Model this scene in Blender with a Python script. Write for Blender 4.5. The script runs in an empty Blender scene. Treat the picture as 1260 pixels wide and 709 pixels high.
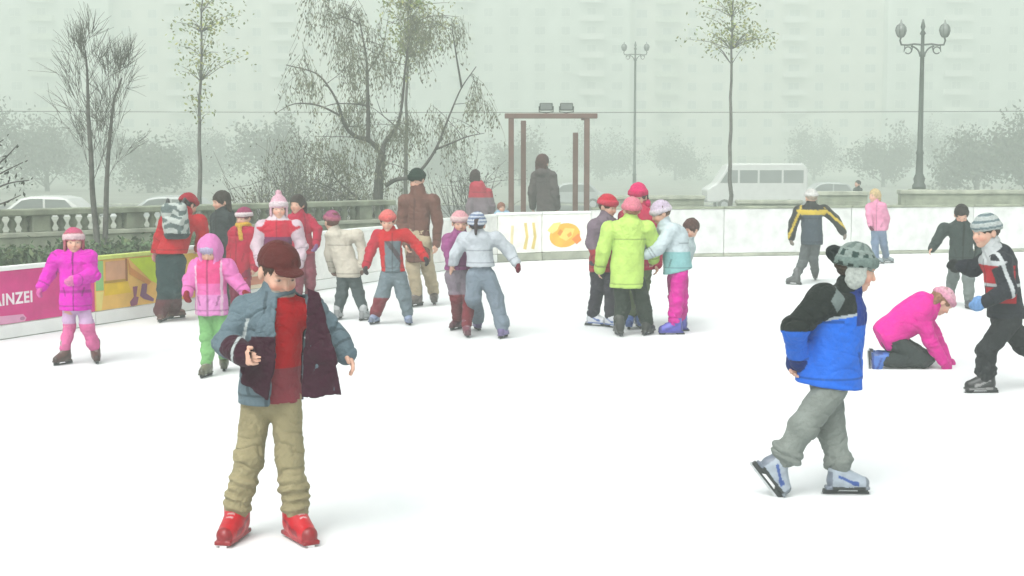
import bpy, bmesh, math, random
import numpy as np
from mathutils import Vector, Matrix

rnd = random.Random(7)
nrg = np.random.RandomState(11)
scn = bpy.context.scene
COL = scn.collection

# ------------------------------------------------------------------ camera, sky, sun, exposure
FPX = 1750.0                      # focal length in pixels of the 1260 px wide photograph
CAMZ = 1.7
TH = math.atan((354.5 - 199.0) / FPX)
cam_d = bpy.data.cameras.new('camera')
cam_d.sensor_width = 36.0
cam_d.lens = FPX / 1260.0 * 36.0
cam_d.clip_start = 0.1
cam_d.clip_end = 2000.0
cam = bpy.data.objects.new('camera', cam_d)
COL.objects.link(cam)
cam.location = (0, 0, CAMZ)
cam.rotation_euler = (math.radians(90) - TH, 0, 0)
scn.camera = cam

SUN_EL, SUN_AZ = math.radians(52), math.radians(205)   # azimuth measured from +Y towards +X
world = bpy.data.worlds.new('World')
scn.world = world
world.use_nodes = True
wn = world.node_tree
wn.nodes.clear()
w_out = wn.nodes.new('ShaderNodeOutputWorld')
w_bg = wn.nodes.new('ShaderNodeBackground')
w_sky = wn.nodes.new('ShaderNodeTexSky')
w_sky.sky_type = 'NISHITA'
w_sky.sun_disc = False
w_sky.sun_elevation = SUN_EL
w_sky.sun_rotation = SUN_AZ
w_sky.air_density = 1.0
w_sky.dust_density = 6.0
w_sky.ozone_density = 1.0
w_hs = wn.nodes.new('ShaderNodeHueSaturation')       # overcast: the cloud deck takes the blue out of the sky
w_hs.inputs['Saturation'].default_value = 0.12
wn.links.new(w_sky.outputs[0], w_hs.inputs['Color'])
wn.links.new(w_hs.outputs[0], w_bg.inputs['Color'])
w_bg.inputs['Strength'].default_value = 0.15
wn.links.new(w_bg.outputs[0], w_out.inputs['Surface'])

sun_d = bpy.data.lights.new('sun', 'SUN')
sun_d.energy = 1.2
sun_d.angle = math.radians(50)
sun_d.color = (1.0, 0.98, 0.94)
sun = bpy.data.objects.new('sun', sun_d)
COL.objects.link(sun)
sdir = Vector((math.sin(SUN_AZ) * math.cos(SUN_EL), math.cos(SUN_AZ) * math.cos(SUN_EL), math.sin(SUN_EL)))
sun.rotation_euler = (-sdir).to_track_quat('-Z', 'Y').to_euler()
sun.location = sdir * 60

scn.view_settings.view_transform = 'Standard'
scn.view_settings.look = 'None'
scn.view_settings.gamma = 1.0
scn.view_settings.exposure = 0.66
scn.cycles.use_denoising = True
scn.cycles.max_bounces = 8
scn.cycles.volume_bounces = 1
scn.render.use_persistent_data = False

# ------------------------------------------------------------------ pixels -> world
ct, st = math.cos(TH), math.sin(TH)
def ray(u, v):
    x, z, y = (u - 630.0) / FPX, -(v - 354.5) / FPX, 1.0
    return np.array([x, y * ct + z * st, -y * st + z * ct])
def at(u, v, Y):
    r = ray(u, v)
    return np.array([0, 0, CAMZ]) + r * (Y / r[1])
def gnd(u, v, z=0.0):
    r = ray(u, v)
    return np.array([0, 0, CAMZ]) + r * ((z - CAMZ) / r[2])
def pxm(Y):                                       # pixels per metre at distance Y
    return FPX / Y

def lin(r, g, b):
    f = lambda c: (c / 255 / 12.92) if c <= 10 else ((c / 255 + 0.055) / 1.055) ** 2.4
    return (f(r), f(g), f(b))

# ------------------------------------------------------------------ materials
def mat_new(name):
    m = bpy.data.materials.new(name)
    m.use_nodes = True
    nt = m.node_tree
    return m, nt, nt.nodes['Principled BSDF']

def noise_mix(nt, bs, src, scale, lo, hi, detail=4.0):
    """multiply a colour by a soft noise (mottling that belongs to the surface)"""
    tc = nt.nodes.new('ShaderNodeTexCoord')
    nz = nt.nodes.new('ShaderNodeTexNoise')
    nz.inputs['Scale'].default_value = scale
    nz.inputs['Detail'].default_value = detail
    mr = nt.nodes.new('ShaderNodeMapRange')
    mr.inputs['From Min'].default_value = 0.3
    mr.inputs['From Max'].default_value = 0.7
    mr.inputs['To Min'].default_value = lo
    mr.inputs['To Max'].default_value = hi
    mx = nt.nodes.new('ShaderNodeVectorMath')
    mx.operation = 'SCALE'
    nt.links.new(tc.outputs['Object'], nz.inputs['Vector'])
    nt.links.new(nz.outputs['Fac'], mr.inputs['Value'])
    nt.links.new(src, mx.inputs[0])
    nt.links.new(mr.outputs[0], mx.inputs['Scale'])
    nt.links.new(mx.outputs[0], bs.inputs['Base Color'])
    return tc, nz

def attr_mat(name, rough=0.85, nscale=30, lo=0.82, hi=1.12, bump=0.0, bscale=200, sheen=0.0, spec=0.3):
    m, nt, bs = mat_new(name)
    a = nt.nodes.new('ShaderNodeAttribute')
    a.attribute_name = 'Col'
    tc, nz = noise_mix(nt, bs, a.outputs['Color'], nscale, lo, hi)
    bs.inputs['Roughness'].default_value = rough
    bs.inputs['Specular IOR Level'].default_value = spec
    if sheen:
        bs.inputs['Sheen Weight'].default_value = sheen
    if bump:
        n2 = nt.nodes.new('ShaderNodeTexNoise')
        n2.inputs['Scale'].default_value = bscale
        n2.inputs['Detail'].default_value = 3
        b = nt.nodes.new('ShaderNodeBump')
        b.inputs['Strength'].default_value = bump
        b.inputs['Distance'].default_value = 0.018
        nt.links.new(tc.outputs['Object'], n2.inputs['Vector'])
        nt.links.new(n2.outputs['Fac'], b.inputs['Height'])
        nt.links.new(b.outputs[0], bs.inputs['Normal'])
    return m

def flat_mat(name, col, rough=0.7, nscale=6, lo=0.85, hi=1.12, metal=0.0, spec=0.4, bump=0.0, bscale=40):
    m, nt, bs = mat_new(name)
    c = nt.nodes.new('ShaderNodeRGB')
    c.outputs[0].default_value = (*col, 1)
    tc, nz = noise_mix(nt, bs, c.outputs[0], nscale, lo, hi)
    bs.inputs['Roughness'].default_value = rough
    bs.inputs['Metallic'].default_value = metal
    bs.inputs['Specular IOR Level'].default_value = spec
    if bump:
        n2 = nt.nodes.new('ShaderNodeTexNoise')
        n2.inputs['Scale'].default_value = bscale
        n2.inputs['Detail'].default_value = 5
        b = nt.nodes.new('ShaderNodeBump')
        b.inputs['Strength'].default_value = bump
        b.inputs['Distance'].default_value = 0.02
        nt.links.new(tc.outputs['Object'], n2.inputs['Vector'])
        nt.links.new(n2.outputs['Fac'], b.inputs['Height'])
        nt.links.new(b.outputs[0], bs.inputs['Normal'])
    return m

M = {}
M['fabric'] = attr_mat('fabric', 0.8, 9, 0.52, 0.66, 0.7, 34, 0.03, 0.12)
M['knit'] = attr_mat('knit', 0.95, 60, 0.50, 0.74, 0.6, 220, 0.05, 0.1)
M['skin'] = attr_mat('skin', 0.55, 18, 0.66, 0.76, 0.1, 150)
M['hair'] = attr_mat('hair', 0.6, 45, 0.4, 0.85, 0.7, 120)
M['boot'] = attr_mat('boot', 0.38, 25, 0.56, 0.72, 0.15, 90, 0, 0.5)
M['leaf'] = attr_mat('leaf', 0.7, 3, 0.75, 1.2)
M['bark'] = flat_mat('bark', (0.055, 0.052, 0.045), 0.9, 9, 0.6, 1.3, bump=0.5)
M['bark_grey'] = flat_mat('bark_grey', (0.10, 0.10, 0.09), 0.9, 9, 0.6, 1.3, bump=0.5)
M['stone'] = flat_mat('stone', (0.22, 0.245, 0.18), 0.9, 3.0, 0.6, 1.3, bump=0.5)
M['stone_pale'] = flat_mat('stone_pale', (0.33, 0.35, 0.28), 0.9, 3.0, 0.65, 1.3, bump=0.5)
M['white_board'] = flat_mat('white_board', (0.76, 0.78, 0.76), 0.5, 2.5, 0.88, 1.06)
M['blade'] = flat_mat('blade', (0.55, 0.57, 0.58), 0.3, 20, 0.8, 1.1, metal=0.9)
M['black_plastic'] = flat_mat('black_plastic', (0.03, 0.035, 0.035), 0.5, 20)
M['white_plastic'] = flat_mat('white_plastic', (0.75, 0.75, 0.75), 0.45, 20)
M['lamp_iron'] = flat_mat('lamp_iron', (0.05, 0.065, 0.055), 0.5, 8)
M['globe'] = flat_mat('globe_glass', (0.16, 0.18, 0.17), 0.25, 8)
M['brown_steel'] = flat_mat('brown_steel', (0.13, 0.075, 0.06), 0.7, 8)
M['car_glass'] = flat_mat('car_glass', (0.16, 0.18, 0.175), 0.2, 0.6, 0.8, 1.2, spec=0.5)
M['glass'] = flat_mat('window_glass', (0.17, 0.19, 0.185), 0.25, 0.6, 0.75, 1.3, spec=0.5)
M['car_paint'] = flat_mat('white_paint', (0.52, 0.54, 0.52), 0.3, 3, 0.93, 1.04, spec=0.6)
M['car_paint_grey'] = flat_mat('silver_paint', (0.32, 0.35, 0.34), 0.3, 3, 0.93, 1.04, spec=0.6)
M['tyre'] = flat_mat('tyre_rubber', (0.02, 0.02, 0.02), 0.8, 20)
M['wall_a'] = flat_mat('plaster_warm', (0.42, 0.41, 0.36), 0.9, 0.25, 0.75, 1.15)
M['wall_b'] = flat_mat('plaster_grey', (0.36, 0.38, 0.35), 0.9, 0.25, 0.75, 1.15)
M['frame'] = flat_mat('window_frame_paint', (0.45, 0.45, 0.42), 0.6, 5)
M['cable'] = flat_mat('cable_rubber', (0.02, 0.02, 0.02), 0.7, 5)
M['banner'] = attr_mat('printed_banner', 0.55, 5, 0.64, 0.84, 0.3, 12)
M['rail_yellow'] = flat_mat('rail_yellow_paint', (0.52, 0.62, 0.14), 0.5, 10)

# ------------------------------------------------------------------ object helpers
def tag(o, label=None, cat=None, group=None, kind=None):
    if label: o['label'] = label
    if cat: o['category'] = cat
    if group: o['group'] = group
    if kind: o['kind'] = kind
    return o
def empty(name, loc, label=None, cat=None, group=None):
    o = bpy.data.objects.new(name, None)
    o.empty_display_size = 0.2
    COL.objects.link(o)
    o.location = Vector(loc)
    return tag(o, label, cat, group)
def link_mesh(name, me, mats, parent=None):
    o = bpy.data.objects.new(name, me)
    COL.objects.link(o)
    for m in (mats if isinstance(mats, (list, tuple)) else [mats]):
        me.materials.append(m)
    if parent is not None:
        put_under(o, parent)
    return o
def put_under(o, parent):
    """meshes are modelled in world coordinates: keep them there under a moved parent"""
    chain = Vector((0, 0, 0))
    p = parent
    while p is not None:
        chain += p.location
        p = p.parent
    o.parent = parent
    if o.type == 'MESH' and not o.get('_local'):
        o.data.transform(Matrix.Translation(-chain))

def mesh_np(name, V, Q, colors=None, smooth=True, matidx=None):
    me = bpy.data.meshes.new(name)
    V = np.ascontiguousarray(V, dtype=np.float32)
    Q = np.ascontiguousarray(Q, dtype=np.int32)
    n, k = Q.shape
    me.vertices.add(len(V)); me.vertices.foreach_set('co', V.ravel())
    me.loops.add(n * k); me.loops.foreach_set('vertex_index', Q.ravel())
    me.polygons.add(n)
    me.polygons.foreach_set('loop_start', np.arange(0, n * k, k, dtype=np.int32))
    me.polygons.foreach_set('loop_total', np.full(n, k, dtype=np.int32))
    me.polygons.foreach_set('use_smooth', np.full(n, smooth, dtype=bool))
    if matidx is not None:
        me.polygons.foreach_set('material_index', np.ascontiguousarray(matidx, dtype=np.int32))
    me.update(calc_edges=True)
    if colors is not None:
        a = me.color_attributes.new('Col', 'FLOAT_COLOR', 'POINT')
        c4 = np.ones((len(V), 4), dtype=np.float32); c4[:, :3] = colors
        a.data.foreach_set('color', c4.ravel())
    me.validate()
    return me

class MB:
    """collects simple solids in world coordinates into one mesh"""
    def __init__(s): s.v, s.f, s.c, s.m = [], [], [], []
    def add(s, verts, faces, col=None, mi=0):
        b = len(s.v)
        s.v += [tuple(float(x) for x in p) for p in verts]
        s.f += [tuple(b + i for i in f) for f in faces]
        s.m += [mi] * len(faces)
        s.c += [col if col is not None else (0.5, 0.5, 0.5)] * len(verts)
        return s
    def box(s, c, h, ax=None, col=None, mi=0):
        c = np.array(c, float)
        ax = np.eye(3) if ax is None else np.array(ax, float)
        P = [c + ax[0] * h[0] * i + ax[1] * h[1] * j + ax[2] * h[2] * k for i in (-1, 1) for j in (-1, 1) for k in (-1, 1)]
        F = [(0, 1, 3, 2), (4, 6, 7, 5), (0, 4, 5, 1), (2, 3, 7, 6), (0, 2, 6, 4), (1, 5, 7, 3)]
        return s.add(P, F, col, mi)
    def tube(s, pts, rad, n=8, col=None, mi=0, cap=True):
        pts = [np.array(p, float) for p in pts]
        if not hasattr(rad, '__len__'): rad = [rad] * len(pts)
        V = []; up = np.array([0.13, 0.31, 0.94])
        for i, p in enumerate(pts):
            d = pts[min(i + 1, len(pts) - 1)] - pts[max(i - 1, 0)]
            d = d / (np.linalg.norm(d) + 1e-9)
            a = np.cross(d, up)
            if np.linalg.norm(a) < 1e-3: a = np.cross(d, [1, 0, 0])
            a /= np.linalg.norm(a); b = np.cross(d, a)
            for k in range(n):
                t = 2 * math.pi * k / n
                V.append(p + rad[i] * (math.cos(t) * a + math.sin(t) * b))
        F = []
        for i in range(len(pts) - 1):
            for k in range(n):
                F.append((i * n + k, i * n + (k + 1) % n, (i + 1) * n + (k + 1) % n, (i + 1) * n + k))
        if cap:
            F.append(tuple(range(n - 1, -1, -1))); F.append(tuple((len(pts) - 1) * n + k for k in range(n)))
        return s.add(V, F, col, mi)
    def lathe(s, base, prof, n=16, col=None, mi=0):
        """prof: (radius, height) pairs round the vertical through base"""
        base = np.array(base, float); V = []
        for r, z in prof:
            for k in range(n):
                t = 2 * math.pi * k / n
                V.append(base + np.array([r * math.cos(t), r * math.sin(t), z]))
        F = [(i * n + k, i * n + (k + 1) % n, (i + 1) * n + (k + 1) % n, (i + 1) * n + k) for i in range(len(prof) - 1) for k in range(n)]
        F.append(tuple(range(n - 1, -1, -1))); F.append(tuple((len(prof) - 1) * n + k for k in range(n)))
        return s.add(V, F, col, mi)
    def prism(s, poly, direction, col=None, mi=0):
        """polygon of world points pushed along a vector"""
        poly = [np.array(p, float) for p in poly]; d = np.array(direction, float); n = len(poly)
        V = poly + [p + d for p in poly]
        F = [tuple(range(n)), tuple(range(2 * n - 1, n - 1, -1))]
        F += [(i, n + i, n + (i + 1) % n, (i + 1) % n) for i in range(n)]
        return s.add(V, F, col, mi)
    def build(s, name, mats, parent=None, smooth=False, bevel=0.0):
        me = bpy.data.meshes.new(name)
        me.from_pydata(s.v, [], s.f)
        me.update()
        bm = bmesh.new(); bm.from_mesh(me)
        bmesh.ops.recalc_face_normals(bm, faces=bm.faces); bm.to_mesh(me); bm.free()
        me.polygons.foreach_set('material_index', s.m)
        a = me.color_attributes.new('Col', 'FLOAT_COLOR', 'POINT')
        c4 = np.ones((len(s.v), 4), dtype=np.float32); c4[:, :3] = np.array(s.c)
        a.data.foreach_set('color', c4.ravel())
        if smooth:
            me.polygons.foreach_set('use_smooth', [True] * len(me.polygons))
        o = link_mesh(name, me, mats, parent)
        if bevel:
            md = o.modifiers.new('bevel', 'BEVEL'); md.width = bevel; md.segments = 2; md.limit_method = 'ANGLE'
        return o

# ------------------------------------------------------------------ signed distance modelling (bodies and clothes)
def unit(v):
    v = np.array(v, float); return v / (np.linalg.norm(v) + 1e-12)

class Prim:
    def __init__(s, kind, k=0.02, tagname='', op='u', **a):
        s.kind, s.k, s.tag, s.op, s.a = kind, k, tagname, op, a
        if kind == 'cap':
            A, B, ra, rb = a['a'], a['b'], a['ra'], a['rb']
            r = max(ra, rb) * max(1, a.get('wide', 1)) + k + 0.02
            s.lo = np.minimum(A, B) - r; s.hi = np.maximum(A, B) + r
        elif kind in ('ell', 'box'):
            r = float(np.linalg.norm(a['r'])) + k + 0.02
            s.lo, s.hi = a['c'] - r, a['c'] + r
        elif kind == 'poly':
            P = np.array(a['pts'])
            s.lo = P.min(0) - 0.12 - k; s.hi = P.max(0) + 0.12 + k
        else:
            s.lo = s.hi = None
    def dist(s, P):
        a = s.a
        if s.kind == 'cap':
            A, B, ra, rb = a['a'], a['b'], a['ra'], a['rb']
            if a.get('n') is not None:                     # flattened along n
                n, f = a['n'], a['f'] - 1.0
                P = P + (((P - A) @ n) * f)[..., None] * n
                B = B + ((B - A) @ n) * f * n
            ab = B - A; L2 = ab @ ab + 1e-12
            t = np.clip(((P - A) @ ab) / L2, 0, 1)
            d = np.linalg.norm(P - A - t[..., None] * ab, axis=-1) - (ra + (rb - ra) * t)
            return d
        if s.kind == 'ell':
            q = (P - a['c']) @ a['ax'].T
            k0 = np.linalg.norm(q / a['r'], axis=-1)
            k1 = np.linalg.norm(q / (a['r'] ** 2), axis=-1) + 1e-9
            return k0 * (k0 - 1.0) / k1
        if s.kind == 'box':
            q = np.abs((P - a['c']) @ a['ax'].T) - a['r'] + a.get('round', 0.0)
            return np.linalg.norm(np.maximum(q, 0), axis=-1) + np.minimum(q.max(-1), 0) - a.get('round', 0.0)
        if s.kind == 'plane':                               # negative below (against n)
            return (P - a['p']) @ a['n']
        if s.kind == 'poly':                                # convex outline in the picture plane, thick slab
            d = np.full(P.shape[:-1], -1e9)
            for p, n in a['planes']:
                d = np.maximum(d, (P - p) @ n)
            return d

def cap(a, b, ra, rb=None, k=0.02, tag='', op='u', n=None, f=1.0):
    return Prim('cap', k, tag, op, a=np.array(a, float), b=np.array(b, float), ra=ra, rb=ra if rb is None else rb, n=n, f=f)
def ell(c, r, ax=None, k=0.02, tag='', op='u'):
    return Prim('ell', k, tag, op, c=np.array(c, float), r=np.array(r, float), ax=np.eye(3) if ax is None else np.array(ax, float))
def sbox(c, r, ax=None, k=0.01, tag='', op='u', rd=0.01):
    return Prim('box', k, tag, op, c=np.array(c, float), r=np.array(r, float), ax=np.eye(3) if ax is None else np.array(ax, float), round=rd)
def plane(p, n, k=0.004, op='i'):
    return Prim('plane', k, '', op, p=np.array(p, float), n=unit(n))
def slab(front, thick, k=0.02, tag='', op='u'):
    """front: convex outline (world points, any turning sense), pushed away from the camera by thick metres"""
    F = [np.array(p, float) for p in front]
    c = sum(F) / len(F)
    nn = unit(np.cross(F[1] - F[0], F[2] - F[0]))
    if nn[1] > 0: nn = -nn                                   # towards the camera
    pl = [(F[0], nn), (F[0] - nn * thick, -nn)]
    for i in range(len(F)):
        p, q = F[i], F[(i + 1) % len(F)]
        m = unit(np.cross(q - p, nn))
        if (c - p) @ m > 0: m = -m
        pl.append((p, m))
    return Prim('poly', k, tag, op, planes=pl, pts=np.array(F + [p - nn * thick for p in F]))

def smin(a, b, k):
    if k <= 0: return np.minimum(a, b)
    h = np.maximum(k - np.abs(a - b), 0) / k
    return np.minimum(a, b) - h * h * k * 0.25
def smax(a, b, k): return -smin(-a, -b, k)

def surface_nets(D, o, vx):
    nx, ny, nz = D.shape
    ins = D < 0
    c = [ins[i:nx - 1 + i, j:ny - 1 + j, k:nz - 1 + k] for i in (0, 1) for j in (0, 1) for k in (0, 1)]
    s = sum(x.astype(np.int8) for x in c)
    act = (s > 0) & (s < 8)
    idx = np.argwhere(act)
    if len(idx) == 0: return None
    num = np.full(act.shape, -1, dtype=np.int32)
    num[act] = np.arange(len(idx))
    acc = np.zeros((len(idx), 3)); cnt = np.zeros(len(idx))
    corners = [(i, j, k) for i in (0, 1) for j in (0, 1) for k in (0, 1)]
    vals = {cc: D[idx[:, 0] + cc[0], idx[:, 1] + cc[1], idx[:, 2] + cc[2]] for cc in corners}
    for a in corners:
        for ax in range(3):
            if a[ax] == 0:
                b = list(a); b[ax] = 1; b = tuple(b)
                va, vb = vals[a], vals[b]
                m = (va < 0) != (vb < 0)
                t = np.where(m, va / np.where(m, va - vb, 1), 0)
                p = np.array(a, float)[None] + t[:, None] * (np.array(b, float) - np.array(a, float))[None]
                acc += np.where(m[:, None], p, 0); cnt += m
    V = o + (idx + acc / cnt[:, None]) * vx
    Q = []
    for ax in range(3):
        sl0 = [slice(1, -1)] * 3; sl1 = [slice(1, -1)] * 3
        sl0[ax] = slice(0, -1); sl1[ax] = slice(1, None)
        A, B = ins[tuple(sl0)], ins[tuple(sl1)]
        for flip in (False, True):
            e = np.argwhere((A & ~B) if not flip else (~A & B))
            if len(e) == 0: continue
            u, v = (ax + 1) % 3, (ax + 2) % 3
            base = e.copy()
            base[:, u] += 1; base[:, v] += 1                 # grid point index of the edge start
            def cell(du, dv):
                g = base.copy(); g[:, u] -= du; g[:, v] -= dv
                return num[g[:, 0], g[:, 1], g[:, 2]]
            q = np.stack([cell(0, 0), cell(1, 0), cell(1, 1), cell(0, 1)], 1)
            Q.append(q if not flip else q[:, ::-1])
    Q = np.concatenate(Q)
    Q = Q[(Q >= 0).all(1)]
    return V, Q

def vnormals(V, Q):
    n = np.cross(V[Q[:, 2]] - V[Q[:, 0]], V[Q[:, 3]] - V[Q[:, 1]])
    N = np.zeros_like(V)
    for k in range(4): np.add.at(N, Q[:, k], n)
    return N / (np.linalg.norm(N, axis=1, keepdims=True) + 1e-12)

def waves(P, lam, seed, n=7, zbias=1.0):
    r = np.random.RandomState(seed)
    out = np.zeros(len(P))
    for i in range(n):
        d = r.normal(size=3); d[2] *= zbias; d /= np.linalg.norm(d)
        w = lam * (0.7 + 0.7 * r.rand())
        out += np.sin(P @ d * 2 * math.pi / w + r.rand() * 6.28 + 0.9 * np.sin(P @ r.normal(size=3) * 2 / w))
    return out / math.sqrt(n)

def sdf_mesh(name, prims, vx, shell=0.0, folds=None, seed=1, colfn=None, post=(), focus=None, fr=.11):
    """prims joined smoothly -> one continuous surface. folds: (amplitude, wavelength, zbias)"""
    us = [p for p in prims if p.op == 'u']
    lo = np.min([p.lo for p in us], 0); hi = np.max([p.hi for p in us], 0)
    n = np.ceil((hi - lo) / vx).astype(int) + 3
    gx, gy, gz = [lo[i] + np.arange(n[i]) * vx for i in range(3)]
    D = np.full(tuple(n), 0.5, dtype=np.float32)
    def sub(p):
        if p.lo is None: return (slice(None),) * 3
        i0 = np.maximum(((p.lo - lo) / vx).astype(int), 0); i1 = np.minimum(np.ceil((p.hi - lo) / vx).astype(int) + 1, n)
        return tuple(slice(a, b) for a, b in zip(i0, i1))
    def pts(s):
        X, Y, Z = np.meshgrid(gx[s[0]], gy[s[1]], gz[s[2]], indexing='ij')
        return np.stack([X, Y, Z], -1)
    for p in us:
        s = sub(p)
        if 0 in D[s].shape: continue
        D[s] = smin(D[s], p.dist(pts(s)), p.k)
    if shell:
        D = np.maximum(D, -(D + shell))
    for p in prims:
        if p.op == 'u': continue
        s = sub(p)
        if 0 in D[s].shape: continue
        d = p.dist(pts(s))
        D[s] = smax(D[s], d, p.k) if p.op == 'i' else smax(D[s], -d, p.k)
    for p in post:                                            # joined after the cuts
        s = sub(p)
        if 0 in D[s].shape: continue
        D[s] = smin(D[s], p.dist(pts(s)), p.k)
    r = surface_nets(D, lo, vx)
    if r is None: return None
    V, Q = r
    N = vnormals(V, Q)
    tags = {}
    allp = us + list(post)
    if colfn is not None and callable(colfn):
        names = sorted(set(p.tag for p in allp))
        best = np.full(len(V), 1e9); which = np.zeros(len(V), dtype=int)
        for i, nm in enumerate(names):
            d = np.min([p.dist(V) for p in allp if p.tag == nm], 0)
            m = d < best; best[m] = d[m]; which[m] = i
        tags = {nm: which == i for i, nm in enumerate(names)}
    V0 = V.copy()
    if folds:
        amp, lam, zb = folds; amp = amp * 1.35
        w = waves(V, lam, seed, 3, zb * 2.0); w2 = waves(V, lam * 0.5, seed + 5, 4, zb * 1.6); w3 = waves(V, lam * 2.5, seed + 9, 4, .7)
        crease = -np.clip(1 - np.abs(w) * 2.6, 0, 1) ** 1.3 * np.clip(.55 + .6 * w3, 0, 1.2)
        crease2 = -np.clip(1 - np.abs(w2) * 2.6, 0, 1) ** 1.3 * np.clip(.4 - .6 * w3, 0, 1)
        if focus is not None:
            g = np.zeros(len(V))
            for f_ in focus: g = np.maximum(g, np.exp(-np.sum((V - f_) ** 2, 1) / fr ** 2))
            amp = amp * (.38 + .85 * g)
        V = V + N * (amp * (0.30 * w + 0.12 * w2 + 0.85 * crease + 0.4 * crease2 + 0.25 + .25 * w3))[:, None]
    if colfn is None: colr = np.full((len(V), 3), 0.5)
    elif callable(colfn): colr = colfn(V0, N, tags)
    else: colr = np.tile(np.array(colfn, float), (len(V), 1))
    return mesh_np(name, V, Q, colr)

def fillc(V, col): return np.tile(np.array(col, float), (len(V), 1))

# ------------------------------------------------------------------ people
SKIN = lin(224, 178, 156)
SEED = [100]

class Person:
    """u, top, base: picture position of the middle, crown and feet. face: 0 looks at the camera, 90 to the right, 180 away"""
    def __init__(s, label, u, top, base, face=0, head_yaw=None, head_pitch=0, joints=None, feet=None, group='skaters on the rink',
                 D=None, z0=0.0, seed=None, skin=SKIN, headk=1.0):
        SEED[0] += 13; s.seed = SEED[0]
        J = joints or {}
        feet = feet or {}
        if D is None:
            B = gnd(u, base)
        else:
            B = at(u, 300, D); B[2] = z0
        s.B, s.D = B, B[1]
        H = at(u, top, s.D)[2] - z0 - 0.02
        s.H = H; k = s.k = H / 1.3
        s.z0 = z0
        s.ppm = pxm(s.D)
        s.vx = min(max(1.25 / s.ppm, 0.0048), 0.016)
        a = math.radians(face)
        s.F = np.array([math.sin(a), -math.cos(a), 0.0]); s.L = np.array([math.cos(a), math.sin(a), 0.0]); s.U = np.array([0, 0, 1.0])
        loc = lambda l, f, z: B + s.L * l * k + s.F * f * k + s.U * z * k
        j = dict(head=loc(0, 0.01, 1.18), neck=loc(0, 0, 1.065), chest=loc(0, 0, 0.98), pelvis=loc(0, 0, 0.66),
                 sl=loc(.113, 0, .995), sr=loc(-.113, 0, .995))
        d0 = dict(j)
        P = lambda t: at(t[0], t[1], s.D + (t[2] if len(t) > 2 else 0.0))
        # head / pelvis moves lean the whole upper body
        if 'pelvis' in J: j['pelvis'] = P(J['pelvis'])
        dp = j['pelvis'] - d0['pelvis']
        dh = (P(J['head']) - d0['head']) if 'head' in J else dp * 0.6
        if 'head' not in J and 'pelvis' in J: dh = np.array([dp[0] * .6, dp[1] * .6, 0])
        for n in ('head', 'neck', 'chest', 'sl', 'sr'):
            w = min(max((d0[n][2] - d0['pelvis'][2]) / (d0['head'][2] - d0['pelvis'][2]), 0), 1)
            j[n] = d0[n] + dp * (1 - w) + dh * w
        for n in ('neck', 'chest', 'sl', 'sr'):
            if n in J: j[n] = P(J[n])
        j['hl'] = j['pelvis'] + s.L * .062 * k - s.U * .03 * k
        j['hr'] = j['pelvis'] - s.L * .062 * k - s.U * .03 * k
        for n in ('hl', 'hr'):
            if n in J: j[n] = P(J[n])
        # feet: ('l'/'r') -> dict(at=(u,v) ground contact | ankle=(u,v,off), yaw, pitch)
        s.feet = {}
        AH = s.AH = 0.125 * k
        for sd in 'lr':
            f = feet.get(sd, {})
            yaw = f.get('yaw', face + (8 if sd == 'l' else -8)); pit = f.get('pitch', 0.0); roll = f.get('roll', 0.0)
            ya = math.radians(yaw); pa = math.radians(pit)
            fw0 = np.array([math.sin(ya), -math.cos(ya), 0.0])
            fw = fw0 * math.cos(pa) - s.U * math.sin(pa)
            up = fw0 * math.sin(pa) + s.U * math.cos(pa)
            sd0 = np.cross(up, fw)
            if 'ankle' in f:
                an = P(f['ankle'])
            else:
                if 'at' in f: g = gnd(f['at'][0], f['at'][1], z0)
                else:
                    g = B + (s.L if sd == 'l' else -s.L) * 0.075 * k
                an = g + up * AH
            j['a' + sd] = an
            s.feet[sd] = (an, fw, up, sd0)
            if 'k' + sd in J: j['k' + sd] = P(J['k' + sd])
            else: j['k' + sd] = (j['h' + sd] + an) / 2 + s.F * 0.035 * k
            e, w = 'e' + sd, 'w' + sd
            sg = 1 if sd == 'l' else -1
            if w in J:
                j[w] = P(J[w])
                j[e] = P(J[e]) if e in J else (j['s' + sd] + j[w]) / 2 + s.L * sg * .03 * k - s.F * .04 * k
            else:
                j[e] = P(J[e]) if e in J else j['s' + sd] + s.L * sg * .05 * k - s.U * .22 * k - s.F * .02 * k
                j[w] = j[e] + s.L * sg * .01 * k - s.U * .19 * k + s.F * .06 * k
        s.j = j
        # head frame
        hy = math.radians(face if head_yaw is None else head_yaw); hp = math.radians(head_pitch)
        f0 = np.array([math.sin(hy), -math.cos(hy), 0.0])
        s.HF = f0 * math.cos(hp) - s.U * math.sin(hp)
        s.HU = f0 * math.sin(hp) + s.U * math.cos(hp)
        s.HL = np.array([math.cos(hy), math.sin(hy), 0.0])
        s.hs = (0.5 * k + 0.5) * headk
        s.hax = np.array([s.HL, s.HF, s.HU])
        s.root = empty('person', B, label, 'person', group)
        s.skin = np.array(skin)
    # ---- frames
    def hp(s, l, f, u): return s.j['head'] + (s.HL * l + s.HF * f + s.HU * u) * s.hs
    def loc(s, V): return np.stack([(V - s.j['pelvis']) @ s.L, (V - s.j['pelvis']) @ s.F, V[:, 2] - s.z0], 1) / s.k
    def hloc(s, V): return ((V - s.j['head']) @ s.hax.T) / s.hs
    def zp(s, v): return at(630, v, s.D)[2]
    def px(s, u, v, off=0.0): return at(u, v, s.D + off)
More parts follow.
